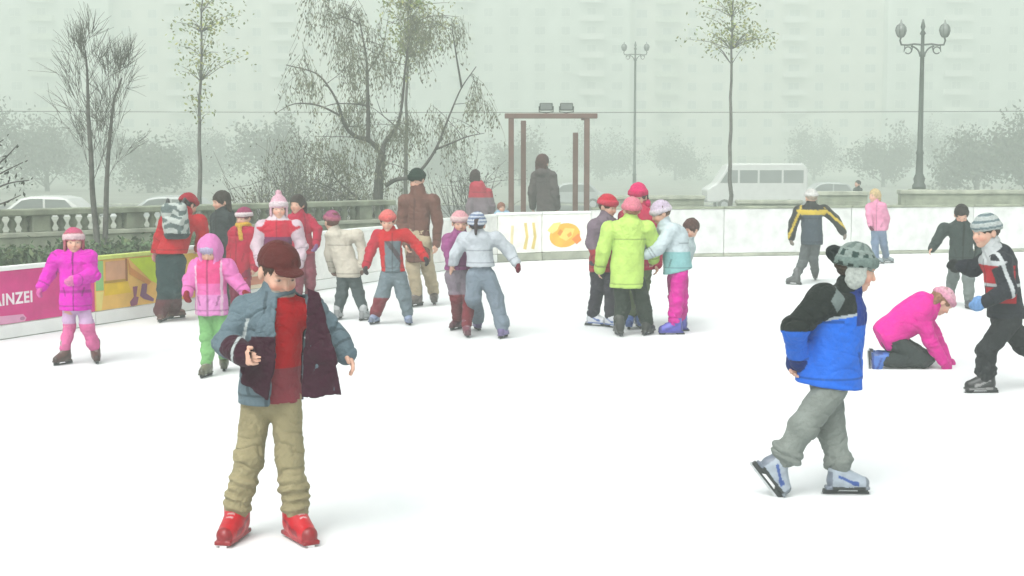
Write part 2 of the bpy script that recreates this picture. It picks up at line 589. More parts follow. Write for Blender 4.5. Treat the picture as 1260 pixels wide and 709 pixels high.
    def mesh(s, name, prims, mat, col, folds=None, shell=0.0, parent=None, post=(), vx=None):
        s.seed += 1
        j = s.j; an = lambda q: j['k' + q] * .25 + j['a' + q] * .75
        fo = [j['el'], j['er'], j['kl'], j['kr'], an('l'), an('r'), (j['sl'] * .7 + j['chest'] * .3), (j['sr'] * .7 + j['chest'] * .3)] if name in ('jacket', 'trousers') else None
        me = sdf_mesh(name, prims, vx or s.vx, shell, folds, s.seed, col, post, fo, .11 * s.k)
        if me is None: return None
        return link_mesh(name, me, M[mat], parent or s.root)
    # ---- hands
    def hand(s, sd, grow=0.0, kk=0.004):
        w, e = s.j['w' + sd], s.j['e' + sd]; k = s.k
        d = unit(w - e)
        side = s.L if sd == 'l' else -s.L
        pn = -side - d * (-side @ d)                       # palm faces the body
        if np.linalg.norm(pn) < 0.2: pn = s.F - d * (s.F @ d)
        pn = unit(pn); x = np.cross(d, pn)                 # across the knuckles
        if x @ s.F < 0: x = -x                             # x points to the thumb side (forward)
        g = grow; z = max(k, 0.8)
        pr = [cap(w, w + d * .03 * z, .021 * z + g, .02 * z + g, kk, 'hand')]
        for i in range(4):
            off = (i - 1.5) * -0.0155 * z
            ln = (0.027, 0.031, 0.029, 0.023)[i] * z
            r = (.0082, .0086, .0082, .0072)[i] * z + g
            b0 = w + d * .02 * z + x * off * 0.7
            b1 = w + d * .058 * z + x * off
            pr.append(cap(b0, b1, .012 * z + g, .0105 * z + g, .012, 'hand'))
            cu = 0.35 + 0.08 * i
            d1 = unit(d * math.cos(cu) + pn * math.sin(cu)); d2 = unit(d * math.cos(cu * 2.2) + pn * math.sin(cu * 2.2))
            m = b1 + d1 * ln
            pr.append(cap(b1, m, r, r * .95, kk, 'hand')); pr.append(cap(m, m + d2 * ln * .85, r * .95, r * .8, kk, 'hand'))
        t0 = w + d * .018 * z + x * .018 * z
        t1 = t0 + unit(d * .75 + x * .7 + pn * .3) * .03 * z
        pr.append(cap(t0, t1, .012 * z + g, .0095 * z + g, .008, 'hand'))
        pr.append(cap(t1, t1 + unit(d + x * .2 + pn * .3) * .024 * z, .0095 * z + g, .008 * z + g, kk, 'hand'))
        return pr
    # ---- the body: one continuous surface
    def body(s):
        j, k, h = s.j, s.k, s.hs
        A = s.hax
        pr = [ell(s.hp(0, -.006, .022), (np.array([.072, .088, .083])) * h, A, .02, 'head'),
              ell(s.hp(0, .018, -.038), np.array([.056, .066, .066]) * h, A, .03, 'head'),
              ell(s.hp(0, .058, -.086), np.array([.022, .02, .017]) * h, A, .025, 'head'),
              cap(s.hp(0, .083, .002), s.hp(0, .097, -.030), .008 * h, .012 * h, .012, 'head'),
              ell(s.hp(.032, .062, -.035), np.array([.022, .02, .022]) * h, A, .02, 'head'),
              ell(s.hp(-.032, .062, -.035), np.array([.022, .02, .022]) * h, A, .02, 'head'),
              cap(s.hp(.016, .079, -.060), s.hp(-.016, .079, -.060), .008 * h, .008 * h, .008, 'head')]
        for sg in (1, -1):
            pr.append(ell(s.hp(sg * .074, -.008, -.012), np.array([.010, .02, .032]) * h, A, .006, 'head'))
            pr.append(cap(s.hp(sg * .018, .085, .018), s.hp(sg * .042, .074, .02), .008 * h, .008 * h, .012, 'head'))
        cut = [ell(s.hp(sg * .030, .092, -.002), np.array([.017, .014, .011]) * h, A, .008, op='s') for sg in (1, -1)]
        post = [ell(s.hp(sg * .030, .071, -.003), np.array([.0145, .0125, .011]) * h, A, .003, 'eye') for sg in (1, -1)]
        post += s.hand('l') + s.hand('r')
        sh = j['chest']
        pr += [cap(j['neck'] - (s.HU * .0), s.hp(0, -.012, -.05), .047 * k, .045 * k, .02, 'body'),
               cap(j['sl'], j['sr'], .052 * k, .052 * k, .03, 'body'),
               cap(j['neck'], j['chest'], .055 * k, .09 * k, .03, 'body', n=s.F, f=1.3),
               cap(j['chest'], j['pelvis'], .105 * k, .105 * k, .03, 'body', n=s.F, f=1.4)]
        for sd in 'lr':
            pr += [cap(j['s' + sd], j['e' + sd], .043 * k, .034 * k, .02, 'body'), cap(j['e' + sd], j['w' + sd], .034 * k, .022 * k, .015, 'body'),
                   cap(j['h' + sd], j['k' + sd], .068 * k, .047 * k, .02, 'body'), cap(j['k' + sd], j['a' + sd], .047 * k, .03 * k, .02, 'body')]
            an, fw, up, x = s.feet[sd]
            pr.append(cap(an - up * .04 * k - fw * .02 * k, an - up * .055 * k + fw * .10 * k, .03 * k, .022 * k, .02, 'body'))
        skin = s.skin
        def colf(V, N, T):
            C = fillc(V, skin); q = s.hloc(V)
            front = q[:, 1] > .04
            hd = (np.abs(q[:, 2]) < .13) & (np.abs(q[:, 0]) < .1) & (np.abs(q[:, 1]) < .13)
            def blob(c, r, col, w=1.0):
                d = np.sqrt(((q[:, 0] - c[0]) / r[0]) ** 2 + ((q[:, 2] - c[1]) / r[1]) ** 2)
                m = np.clip(1.6 - d * 1.1, 0, 1) * (front & hd) * w
                C[:] = C * (1 - m[:, None]) + np.array(col) * m[:, None]
            for sg in (1, -1):
                blob((sg * .036, -.040), (.022, .016), skin * np.array([1.05, .72, .70]), .7)
                blob((sg * .031, .021), (.017, .0035), (.06, .035, .025), .8)
                blob((sg * .030, -.003), (.0115, .0042), (.5, .48, .45), .8)
                blob((sg * .030, -.003), (.0058, .0048), (.03, .025, .02))
            blob((0, -.061), (.019, .005), (.42, .16, .14), .7)
            blob((0, -.028), (.016, .008), skin * np.array([1.03, .8, .78]), .5)
            return C
        return s.mesh('body', pr + cut, 'skin', colf, post=post)
    # ---- clothes
    def jacket(s, col, hem, puff=1.0, folds=(.011, .16, 1.2), hood=None, sleeve=1.0, flare=1.05, collar=True, extra=(), cuts=(), shell=0.0, name='jacket', hemn=None, squash=1.3, arms='lr'):
        """hem: height (metres above the feet) of the lower edge"""
        j, k = s.j, s.k
        ax = unit(j['pelvis'] - j['chest'])
        pz = j['pelvis']
        # lower end along the trunk line, down to the hem height
        low = pz + np.array([0, 0, (s.z0 + hem) - pz[2] + 0.03])
        low[:2] = pz[:2]
        pr = [cap(j['sl'] - s.U * .012, j['sr'] - s.U * .012, .066 * k * puff, None, .04, 'torso'),
              cap(j['chest'], pz, .125 * k * puff, .128 * k * puff, .04, 'torso', n=s.F, f=squash),
              cap(pz, low - s.U * .06, .128 * k * puff, .13 * k * puff * flare, .03, 'torso', n=s.F, f=squash)]
        for sd in arms:
            e, w = j['e' + sd], j['w' + sd]
            pr += [cap(j['s' + sd], e, .064 * k * puff * sleeve, .056 * k * puff * sleeve, .03, 'sleeve'),
                   cap(e, w + unit(w - e) * .008, .056 * k * puff * sleeve, .047 * k * puff * sleeve, .02, 'sleeve')]
        if collar:
            pr.append(cap(j['neck'] - s.U * .03 * k, j['neck'] + (s.j['head'] - j['neck']) * .33, .075 * k, .066 * k, .02, 'collar'))
        if hood == 'down':
            b = j['neck'] - s.F * .07 * k
            pr.append(ell(b - s.U * .025 * k, np.array([.10, .055, .055]) * k, np.array([s.L, s.F, s.U]), .03, 'hood'))
        pr += list(extra)
        cs = [plane([pz[0], pz[1], s.z0 + hem], (0, 0, -1) if hemn is None else hemn)]
        hz = s.z0 + hem
        def tailored(V, N, T):
            C = np.array(col(V, N, T), float) if callable(col) else fillc(V, col)
            q = s.loc(V); tor = T['torso']; fr = (N @ s.F) > .1
            m = tor & fr & (np.abs(q[:, 0]) < .0075)
            m |= tor & (np.abs(V[:, 2] - hz - .045 * k) < .0055)
            for sg in (1, -1):
                m |= tor & fr & (np.abs(q[:, 0] - sg * (.085 + (q[:, 2] - .70) * .25)) < .008) & (np.abs(q[:, 2] - .70) < .045)
            m |= tor & ~fr & (np.abs(q[:, 2] - .90) < .006)
            for sd in arms:
                e, w = j['e' + sd], j['w' + sd]
                m |= T['sleeve'] & (np.abs((V - w) @ unit(w - e) + .03 * k) < .006)
            C[m] = C[m] * .55
            return C
        return s.mesh(name, pr + cs + list(cuts), 'fabric', tailored if arms else col, folds, shell)
    def hood_up(s, col, trim=None, name='hood'):
        h, A = s.hs, s.hax
        pr = [ell(s.hp(0, -.018, .012), np.array([.105, .118, .122]) * h, A, .02, 'hood'),
              cap(s.hp(0, -.03, -.05), s.j['neck'] - s.U * .02, .095 * h, .10 * h, .04, 'hood')]
        cut = [ell(s.hp(0, .12, -.012), np.array([.066, .085, .083]) * h, A, .012, op='s')]
        return s.mesh(name, pr + cut, 'fabric', col, (.006, .12, 1))
    def trousers(s, col, waist=None, baggy=1.0, folds=(.011, .12, 2.0), foldlow=None, cuff=0.0, flare=1.0, name='trousers'):
        j, k = s.j, s.k
        pr = [cap(j['pelvis'] + s.U * .06 * k, j['pelvis'] - s.U * .02 * k, .105 * k, .11 * k, .03, 'hip', n=s.F, f=1.2)]
        for sd in 'lr':
            an, fw, up, x = s.feet[sd]
            kn = j['k' + sd]
            d = unit(an - kn)
            end = an - d * (-cuff) * k - d * .015 * k
            pr += [cap(j['h' + sd], kn, .075 * k * baggy, .066 * k * baggy, .025, 'thigh'),
                   cap(kn, end, .066 * k * baggy, .056 * k * baggy * flare, .02, 'shin')]
            if foldlow:                                    # cloth bunched up above the boot
                L = np.linalg.norm(end - kn)
                for i in range(foldlow):
                    t = 1 - (0.06 + .17 * i)
                    c = kn + (end - kn) * t + x * nrg.uniform(-.006, .006) + fw * nrg.uniform(-.006, .008)
                    pr.append(ell(c, np.array([.070, .070, .026]) * k * baggy * nrg.uniform(.92, 1.06),
                                  np.array([unit(np.cross(unit(d + nrg.normal(0, .16, 3)), fw)), fw, -d]), .012, 'shin'))
        cuts = []
        return s.mesh(name, pr, 'fabric', col, folds)
    def skates(s, boot, holder='black_plastic', trim=None, cuffcol=None, plain=False, tall=.07, big=1.0, sole=None):
        k = s.k * big; tc0 = np.array(boot) * .5
        for sd in 'lr':
            an, fw, up, x = s.feet[sd]
            P = lambda f, l, u: an + fw * f * k + x * l * k + up * (u * k)
            A = np.array([x, fw, up])
            b = -.125
            solecol = np.array(sole if sole is not None else (tc0 if trim is None else trim))
            pr = [cap(P(-.012, 0, tall), P(-.022, 0, -.03), .048 * k, .043 * k, .02, 'shaft'),
                  cap(P(-.035, 0, -.055), P(.03, 0, -.055), .034 * k, .036 * k, .02, 'foot'),
                  cap(P(.03, 0, -.048), P(.108, 0, -.060), .042 * k, .033 * k, .02, 'foot', n=x, f=1.0),
                  cap(P(.0, 0, -.01), P(.07, 0, -.045), .04 * k, .03 * k, .02, 'tongue'),
                  sbox(P(.032, 0, -.084), np.array([.032, .108, .009]) * k, A, .006, 'sole', rd=.006)]
            cut = [plane(P(0, 0, -.092), -up)]
            bc = np.array(boot); tc = np.array(trim if trim is not None else np.array(boot) * .5)
            cc = np.array(cuffcol if cuffcol is not None else bc)
            def colf(V, N, T, an=an, fw=fw, up=up, x=x):
                C = fillc(V, bc)
                q = np.stack([(V - an) @ fw, (V - an) @ x, (V - an) @ up], 1) / k
                C[T.get('sole', np.zeros(len(V), bool))] = solecol
                C[q[:, 2] > .022] = cc
                st = (np.abs(np.abs(q[:, 1]) - .034) < .006) & (q[:, 0] > .0) & (q[:, 0] < .085) & (q[:, 2] > -.075) & (np.abs(q[:, 2] + .052 - .25 * (.05 - q[:, 0])) < .012)
                C[st] = tc
                sw = (np.abs(q[:, 1]) > .022) & (np.abs(q[:, 2] + .028 + .45 * q[:, 0]) < .0075) & (q[:, 0] > -.02) & (q[:, 0] < .08); C[sw] = tc
                hl_ = (q[:, 0] < -.045) & (q[:, 2] < .0); C[hl_] = .45 * bc + .1 * tc
                to_ = (q[:, 0] > .118); C[to_] = .5 * bc
                lace = (np.abs(q[:, 1]) < .014) & (q[:, 0] > .02) & (q[:, 0] < .075) & (np.sin(q[:, 0] * 420) > .2) & (q[:, 2] > -.06)
                C[lace] = .5 * bc + .35
                return C
            bo = s.mesh('skate' if holder else 'boot', pr + cut, 'boot', colf, vx=min(s.vx, .009))
            if not holder: continue
            mb = MB()
            B2 = lambda f, l, u: P(f, l, u + b)
            # two towers, the bridge between them and the steel runner with raised tips
            mb.prism([B2(f, -.014, u) for f, u in ((-.085, .034), (-.005, .034), (-.03, .012), (-.088, .012))], x * .028 * k)
            mb.prism([B2(f, -.013, u) for f, u in ((.075, .034), (.135, .034), (.128, .012), (.095, .012))], x * .026 * k)
            mb.box(B2(.028, 0, .0155), (.007 * k, .112 * k, .005 * k), A)
            pf = [(-.098, .012), (-.09, .002), (-.05, 0), (.11, 0), (.142, .006), (.150, .016), (.138, .016), (-.095, .016)]
            mr = MB(); mr.prism([B2(f, -.003, u) for f, u in pf], x * .006 * k)
            mb.build('blade_holder', M[holder], bo)
            mr.build('blade', M['blade'], bo)
    def gloves(s, col, which='lr', grow=.007):
        for sd in which:
            s.mesh('glove', s.hand(sd, grow * s.k, .016), 'knit', col, vx=min(s.vx, .010))
    def beanie(s, col, fold=None, pom=None, tall=.0, flaps=None, low=0.0, name='hat', droop=None):
        h, A = s.hs, s.hax
        pr = [ell(s.hp(0, -.012, .030), np.array([.088, .104, .094 + tall]) * h, A, .01, 'crown')]
        rim = s.hp(0, 0, .022 - low); rn = unit(-(s.HU) - s.HF * .18)
        post = []
        if fold is not None:
            c = s.hp(0, -.010, .028 - low)
            n = 18
            pts = [c + (s.HL * math.cos(t) * .084 + s.HF * math.sin(t) * .100 + s.HU * math.sin(t) * .014) * h for t in np.linspace(0, 2 * math.pi, n + 1)]
            for dz, gr in ((0, 1.0), (.019, .985)):
                o = s.HU * dz * h
                for i in range(n): post.append(cap(c + (pts[i] - c) * gr + o, c + (pts[i + 1] - c) * gr + o, .0115 * h, None, .012, 'fold'))
        if pom is not None: post.append(ell(s.hp(0, -.02, .135 + tall), np.array([.032] * 3) * h, A, .008, 'pom'))
        if droop is not None:
            post.append(ell(s.hp(*droop), np.array([.03, .042, .04]) * h, A, .02, 'droop'))
        if flaps is not None:
            for sg in (1, -1): post.append(ell(s.hp(sg * .076, .0, -.03), np.array([.013, .052, .07]) * h, A, .02, 'flap'))
        cf = col
        if not callable(col):
            c0 = np.array(col); fc = np.array(fold if fold is not None else col); pc = np.array(pom if pom is not None else col); lc = np.array(flaps if flaps is not None else col)
            def cf(V, N, T):
                C = fillc(V, c0)
                for nm, cc in (('fold', fc), ('pom', pc), ('flap', lc)):
                    if nm in T: C[T[nm]] = cc
                return C
        return s.mesh(name, pr + [plane(rim, rn)], 'knit', cf, (.003, .05, 1), post=post, vx=min(s.vx, .010))
    def cap_hat(s, col):
        h, A = s.hs, s.hax
        pr = [ell(s.hp(0, -.012, .030), np.array([.087, .103, .092]) * h, A, .01, 'crown')]
        cut = [plane(s.hp(0, 0, .028), unit(-s.HU + s.HF * .20))]
        post = [ell(s.hp(0, .100, .046), np.array([.064, .050, .008]) * h, A, .010, 'visor'), ell(s.hp(0, -.012, .124), np.array([.01, .01, .006]) * h, A, .003, 'button')]
        return s.mesh('cap', pr + cut, 'fabric', col, (.003, .09, 1), post=post)
    def hair(s, col, length=0.0, bangs=True, tail=False, vol=1.0):
        h, A = s.hs, s.hax
        pr = [ell(s.hp(0, -.016, .028), np.array([.083 * vol, .098 * vol, .090 * vol]) * h, A, .01, 'hair')]
        cut = [ell(s.hp(0, .105, -.055), np.array([.072, .085, .085]) * h, A, .012, op='s'), plane(s.hp(0, -.05, -.055), unit(-s.HU - s.HF * .35))]
        post = []
        if length:
            for l in (-.055, -.02, .02, .055):
                post.append(cap(s.hp(l, -.06, .0), s.hp(l * 1.25, -.055, -.06 - length), .036 * h, .024 * h, .02, 'hair'))
        if tail:
            post.append(cap(s.hp(0, -.10, .03), s.hp(0, -.14, -.09), .025 * h, .012 * h, .02, 'hair'))
        return s.mesh('hair', pr + cut, 'hair', col, (.005, .035, .6), post=post)
    def scarf(s, col, tail=True):
        n = s.j['neck'] + (s.j['head'] - s.j['neck']) * .25
        pts = [n + s.L * math.cos(t) * .072 * s.k + s.F * math.sin(t) * .068 * s.k + s.U * .012 * math.sin(2 * t) for t in np.linspace(0, 2 * math.pi, 13)]
        pr = [cap(pts[i], pts[i + 1], .028 * s.k, None, .01, 'scarf') for i in range(12)]
        e = n + s.F * .10 * s.k
        if tail: pr.append(cap(e, e - s.U * .16 * s.k + s.L * .02, .028 * s.k, .03 * s.k, .02, 'scarf', n=s.F, f=1.7))
        return s.mesh('scarf', pr, 'knit', col, (.005, .06, 1))

# ================================================================== SETTING
def sheet(name, pts, z, mat, kind='structure'):
    mb = MB(); mb.add([(p[0], p[1], z) for p in pts], [tuple(range(len(pts)))])
    return tag(mb.build(name, mat), kind=kind)

# ground: trampled, slushy paving
m, nt, bs = mat_new('slush_ground')
rgb = nt.nodes.new('ShaderNodeRGB'); rgb.outputs[0].default_value = (0.21, 0.225, 0.185, 1)
noise_mix(nt, bs, rgb.outputs[0], 0.7, 0.7, 1.3); bs.inputs['Roughness'].default_value = 0.9
M['slush'] = m
m, nt, bs = mat_new('wet_asphalt')
rgb = nt.nodes.new('ShaderNodeRGB'); rgb.outputs[0].default_value = (0.07, 0.075, 0.07, 1)
noise_mix(nt, bs, rgb.outputs[0], 0.5, 0.75, 1.3); bs.inputs['Roughness'].default_value = 0.6
M['asphalt'] = m
GL = -1.0                                                     # the street lies a metre below the plaza
def gz(D): return GL if D > 46 else 0.0
mb = MB()
for y, z in ((-60, 0), (44, 0), (45.6, GL), (900, GL)): mb.add([(-700, y, z), (700, y, z)], [])
mb.f = [(0, 1, 3, 2), (2, 3, 5, 4), (4, 5, 7, 6)]; mb.m = [0, 0, 0]
tag(mb.build('ground', M['slush']), kind='structure')
sheet('road', [(-120, 48), (120, 48), (120, 88), (-120, 88)], GL + 0.006, M['asphalt'])
mb = MB(); mb.box((0, 47.85, GL + 0.06), (120, .15, .06)); mb.box((0, 88.15, GL + 0.06), (120, .15, .06)); tag(mb.build('kerb', M['stone_pale']), kind='structure')
mb = MB()
for i in range(-12, 13): mb.add([(i * 9 - 2, 66.9, GL + .012), (i * 9 + 2, 66.9, GL + .012), (i * 9 + 2, 67.1, GL + .012), (i * 9 - 2, 67.1, GL + .012)], [(0, 1, 2, 3)])
tag(mb.build('road_markings', M['white_plastic']), kind='structure')

# the rink outline
G = lambda u, v: gnd(u, v)
L0, L1, L2 = G(-10, 421), G(118, 401), G(214, 386)
Lend = G(612, 323.5)
ldir = unit(Lend - L0)
Lm = L0 - ldir * 2.6
C1, C2 = G(667, 321), G(727, 319)
Rfar = G(1310, 309.5)
rdir = unit(Rfar - C2)
Rx = Rfar + rdir * 3.0
Lback = L0 - ldir * 19
# ice
m, nt, bs = mat_new('rink_ice')
tc = nt.nodes.new('ShaderNodeTexCoord')
mp = nt.nodes.new('ShaderNodeMapping'); mp.inputs['Scale'].default_value = (1.0, 0.35, 1.0); mp.inputs['Rotation'].default_value = (0, 0, .5)
n1 = nt.nodes.new('ShaderNodeTexNoise'); n1.inputs['Scale'].default_value = 1.1; n1.inputs['Detail'].default_value = 6; n1.inputs['Roughness'].default_value = .65
n2 = nt.nodes.new('ShaderNodeTexNoise'); n2.inputs['Scale'].default_value = 9; n2.inputs['Detail'].default_value = 5
wv = nt.nodes.new('ShaderNodeTexWave'); wv.inputs['Scale'].default_value = 1.3; wv.inputs['Distortion'].default_value = 14; wv.inputs['Detail'].default_value = 3; wv.inputs['Detail Scale'].default_value = .8
cr = nt.nodes.new('ShaderNodeValToRGB')
cr.color_ramp.elements[0].position = .3; cr.color_ramp.elements[0].color = (.62, .65, .66, 1)
cr.color_ramp.elements[1].position = .62; cr.color_ramp.elements[1].color = (.735, .75, .755, 1)
nt.links.new(tc.outputs['Object'], mp.inputs[0]); nt.links.new(mp.outputs[0], n1.inputs['Vector']); nt.links.new(tc.outputs['Object'], n2.inputs['Vector'])
nt.links.new(n1.outputs['Fac'], cr.inputs['Fac']); nt.links.new(cr.outputs[0], bs.inputs['Base Color'])
mr = nt.nodes.new('ShaderNodeMapRange'); mr.inputs['To Min'].default_value = .35; mr.inputs['To Max'].default_value = .8
nt.links.new(n1.outputs['Fac'], mr.inputs['Value']); nt.links.new(mr.outputs[0], bs.inputs['Roughness'])
bs.inputs['Specular IOR Level'].default_value = .3
bp = nt.nodes.new('ShaderNodeBump'); bp.inputs['Strength'].default_value = .25; bp.inputs['Distance'].default_value = .01
nt.links.new(n2.outputs['Fac'], bp.inputs['Height']); nt.links.new(bp.outputs[0], bs.inputs['Normal'])
M['ice'] = m
sheet('rink_ice', [Lback, (14, -3.5), (Rx[0] + 1, -3.5), Rx, C2, C1, Lend], 0.0045, M['ice'])

# ---- barrier panels: board, top rail, kick strip (a painted gap shadow on the rear boards), posts behind; printed art a few mm proud
def panel(A, B, h, label, board=(.76, .78, .76), rail='white_board', kick=.13, art=None, group='boards round the rink', kickmat='white_board'):
    A = np.array([A[0], A[1], 0.0]); B = np.array([B[0], B[1], 0.0])
    d = unit(B - A); L = np.linalg.norm(B - A)
    n = np.array([d[1], -d[0], 0.0])                          # towards the ice / camera
    if n[1] > 0: n = -n
    up = np.array([0, 0, 1.0]); ax = np.array([d, n, up]); mid = (A + B) / 2
    g = .006
    r = empty('rink_barrier', mid, label, 'barrier', group)
    mb = MB(); mb.box(mid - n * .02 + up * ((kick + .02 + h) / 2), (L / 2 - g, .02, (h - kick - .02) / 2), ax, board)
    mb.build('board', M['banner'], r, bevel=.006)
    mb = MB(); mb.box(mid - n * .022 + up * (kick / 2 + .012), (L / 2 - g, .026, kick / 2), ax); mb.build('kick_or_shade_strip', M[kickmat], r, bevel=.006)
    mb = MB(); mb.box(mid - n * .02 + up * (h + .0225), (L / 2 - g / 2, .035, .022), ax); mb.build('top_rail', M[rail], r, bevel=.008)
    for t in (.06, .5, .94):
        mb = MB(); p = A + d * L * t - n * .075; mb.box(p + up * h / 2, (.025, .03, h / 2), ax)
        mb.build('post', M['brown_steel'], r)
    pq = lambda t, z, o=.003: A + d * (t * L) + up * z + n * o
    if art: art(r, pq, d, n, up, L)
    return r
def flat(r, name, pq, poly, col, th=.003, o=.0015):
    mb = MB(); P = [pq(t, z, o) for t, z in poly]
    nn = pq(.5, .5, 1.0) - pq(.5, .5, 0.0)
    mb.prism(P, nn * th, col); return mb.build(name, M['banner'], r)
def lettering(r, text, pos, d, n, size, col, name='lettering', ext=.002):
    cu = bpy.data.curves.new(name, 'FONT'); cu.body = text; cu.size = size; cu.extrude = ext; cu.space_character = 1.12; cu.offset = .004
    mt = flat_mat('banner_lettering', col, .6, 5); cu.materials.append(mt)
    tmp = bpy.data.objects.new('tmp_text', cu); COL.objects.link(tmp)
    bpy.context.view_layer.update()
    me = bpy.data.meshes.new_from_object(tmp.evaluated_get(bpy.context.evaluated_depsgraph_get()))
    me.name = name; bpy.data.objects.remove(tmp); bpy.data.curves.remove(cu)
    o = bpy.data.objects.new(name, me); COL.objects.link(o)
    mw = Matrix(((d[0], 0, n[0], 0), (d[1], 0, n[1], 0), (d[2], 1, n[2], 0), (0, 0, 0, 1)))
    o.matrix_world = mw
    o.location = Vector(pos) - Vector(r.location); o.parent = r
    return o
def zat(P, v):                                                # height over ground point P seen at picture row v
    return at(630, v, P[1])[2]

def art_pink(r, pq, d, n, up, L):
    lettering(r, 'AINZEI', pq(.02, .335, .004), d, n, .155, (.80, .72, .76))
    flat(r, 'printed_box', pq, [(-.005 + .01, .155), (.30, .155), (.315, .185), (.285, .225), (.01, .235)], lin(238, 168, 205))
    flat(r, 'printed_disc', pq, [(.275 + .022 * math.cos(a), .185 + .018 * math.sin(a)) for a in np.linspace(0, 6.0, 12)], lin(190, 120, 160), o=.005)
panel(Lm - ldir * .0, L0, .66, 'plain pink board cut off by the left picture edge', lin(226, 40, 140))
panel(L0, L1, .66, 'pink banner board with white capital letters behind the girl in magenta', lin(226, 40, 140), art=art_pink)
def art_mix(r, pq, d, n, up, L):
    Y = lambda c: lin(*c)
    flat(r, 'printed_strip', pq, [(.01, .36), (.10, .36), (.10, .67), (.01, .67)], Y((150, 205, 130)))
    flat(r, 'printed_strip', pq, [(.01, .15), (.07, .15), (.10, .35), (.01, .35)], Y((240, 225, 130)))
    flat(r, 'printed_picture', pq, [(.13, .455), (.38, .455), (.38, .655), (.13, .655)], Y((226, 170, 130)))
    flat(r, 'printed_frame', pq, [(.37, .43), (.395, .43), (.395, .67), (.37, .67)], Y((165, 105, 45)), o=.005)
    flat(r, 'printed_frame', pq, [(.11, .43), (.37, .43), (.37, .455), (.11, .455)], Y((190, 150, 40)), o=.005)
    flat(r, 'printed_block', pq, [(.11, .30), (.44, .30), (.40, .425), (.11, .425)], Y((245, 205, 20)))
    flat(r, 'printed_wedge', pq, [(.42, .665), (.86, .665), (.80, .35), (.70, .40)], Y((205, 235, 20)))
    flat(r, 'printed_wedge', pq, [(.405, .66), (.44, .57), (.70, .39), (.66, .36), (.42, .50)], Y((224, 150, 62)), o=.005)
    flat(r, 'printed_shape', pq, [(.46, .36), (.52, .36), (.50, .25), (.53, .24), (.51, .14 + .02), (.43, .15), (.42, .2), (.47, .25)], Y((150, 75, 110)), o=.0035)
    flat(r, 'printed_shape', pq, [(.58, .38), (.65, .38), (.63, .27), (.73, .20), (.72, .17), (.60, .21), (.55, .25)], Y((140, 85, 125)), o=.0035)
panel(L1, L2, .68, 'yellow and orange printed board with a yellow green top rail', lin(250, 200, 100), rail='rail_yellow', art=art_mix)
def art_cream(r, pq, d, n, up, L):
    flat(r, 'printed_wedge', pq, [(.03, .15), (.32, .15), (.20, .66), (.03, .66)], lin(238, 196, 90))
    flat(r, 'printed_strip', pq, [(.40, .2), (.95, .2), (.95, .3), (.40, .3)], lin(230, 150, 120))
L3 = L2 + (Lend - L2) * .34; L4 = L2 + (Lend - L2) * .67
panel(L2, L3, .70, 'cream board with an orange wedge behind the backpack skater', lin(255, 240, 210), art=art_cream)
panel(L3, L4, .74, 'plain white board hidden behind the girl in the white and red top', lin(252, 252, 248))
def art_r(r, pq, d, n, up, L):
    flat(r, 'printed_strip', pq, [(.3, .25), (.7, .25), (.7, .55), (.3, .55)], lin(238, 190, 150))
panel(L4, Lend, .78, 'white board with a faded peach patch left of the corner', lin(252, 252, 248), art=art_r)
def ellipse(c, rx, rz, tilt=0, n=22):
    return [(c[0] + rx * math.cos(a) * math.cos(tilt) - .5 * rz * math.sin(a) * math.sin(tilt), c[1] + rz * math.sin(a) + .25 * rx * math.cos(a) * math.sin(tilt)) for a in np.linspace(0, 2 * math.pi, n, endpoint=False)]
def art_y1(r, pq, d, n, up, L):
    for c in ((.62, .42), (.80, .42)):
        flat(r, 'printed_stroke', pq, [(c[0] - .05, .22), (c[0] + .02, .2), (c[0] + .07, .42), (c[0] + .03, .66), (c[0] - .03, .66), (c[0] + .01, .42)], lin(236, 212, 130))
    flat(r, 'printed_stroke', pq, [(.28, .25), (.34, .25), (.36, .62), (.30, .62)], lin(240, 226, 180))
def art_y2(r, pq, d, n, up, L):
    Y = lambda *c: lin(*c)
    flat(r, 'printed_oval', pq, ellipse((.46, .43), .40, .20, .7), Y(255, 190, 60))
    flat(r, 'printed_patch', pq, [(.10, .52), (.22, .64), (.38, .66), (.30, .52), (.20, .46)], Y(255, 226, 130), o=.005)
    flat(r, 'printed_patch', pq, [(.34, .40), (.46, .56), (.66, .54), (.60, .40), (.48, .33)], Y(255, 220, 110), o=.005)
    flat(r, 'printed_patch', pq, [(.60, .36), (.74, .46), (.80, .34), (.70, .27)], Y(250, 140, 40), o=.005)
    flat(r, 'printed_patch', pq, [(.30, .46), (.36, .54), (.42, .50), (.36, .42)], Y(236, 150, 50), o=.0085)
    flat(r, 'printed_patch', pq, [(.50, .44), (.58, .49), (.60, .43), (.53, .39)], Y(245, 165, 60), o=.0085)
panel(Lend, C1, .80, 'white corner board with pale yellow curved strokes', lin(255, 255, 248), art=art_y1, kickmat='stone_pale')
panel(C1, C2, .80, 'white corner board with an orange and yellow oval emblem', lin(255, 255, 248), art=art_y2, kickmat='stone_pale')
n_r = 5
rl = ['plain white board directly behind the child in lime', 'plain white board left of the skater in yellow and black', 'plain white board behind the skater in yellow and black',
      'plain white board behind the boy in the dark coat', 'plain white board at the right picture edge']
for i in range(n_r):
    a = C2 + (Rx - C2) * i / n_r; b = C2 + (Rx - C2) * (i + 1) / n_r
    panel(a, b, .86, rl[i], rail='stone', kick=.05, kickmat='stone_pale')  # low stone-toned strip paints the gap shadow along the foot of the boards

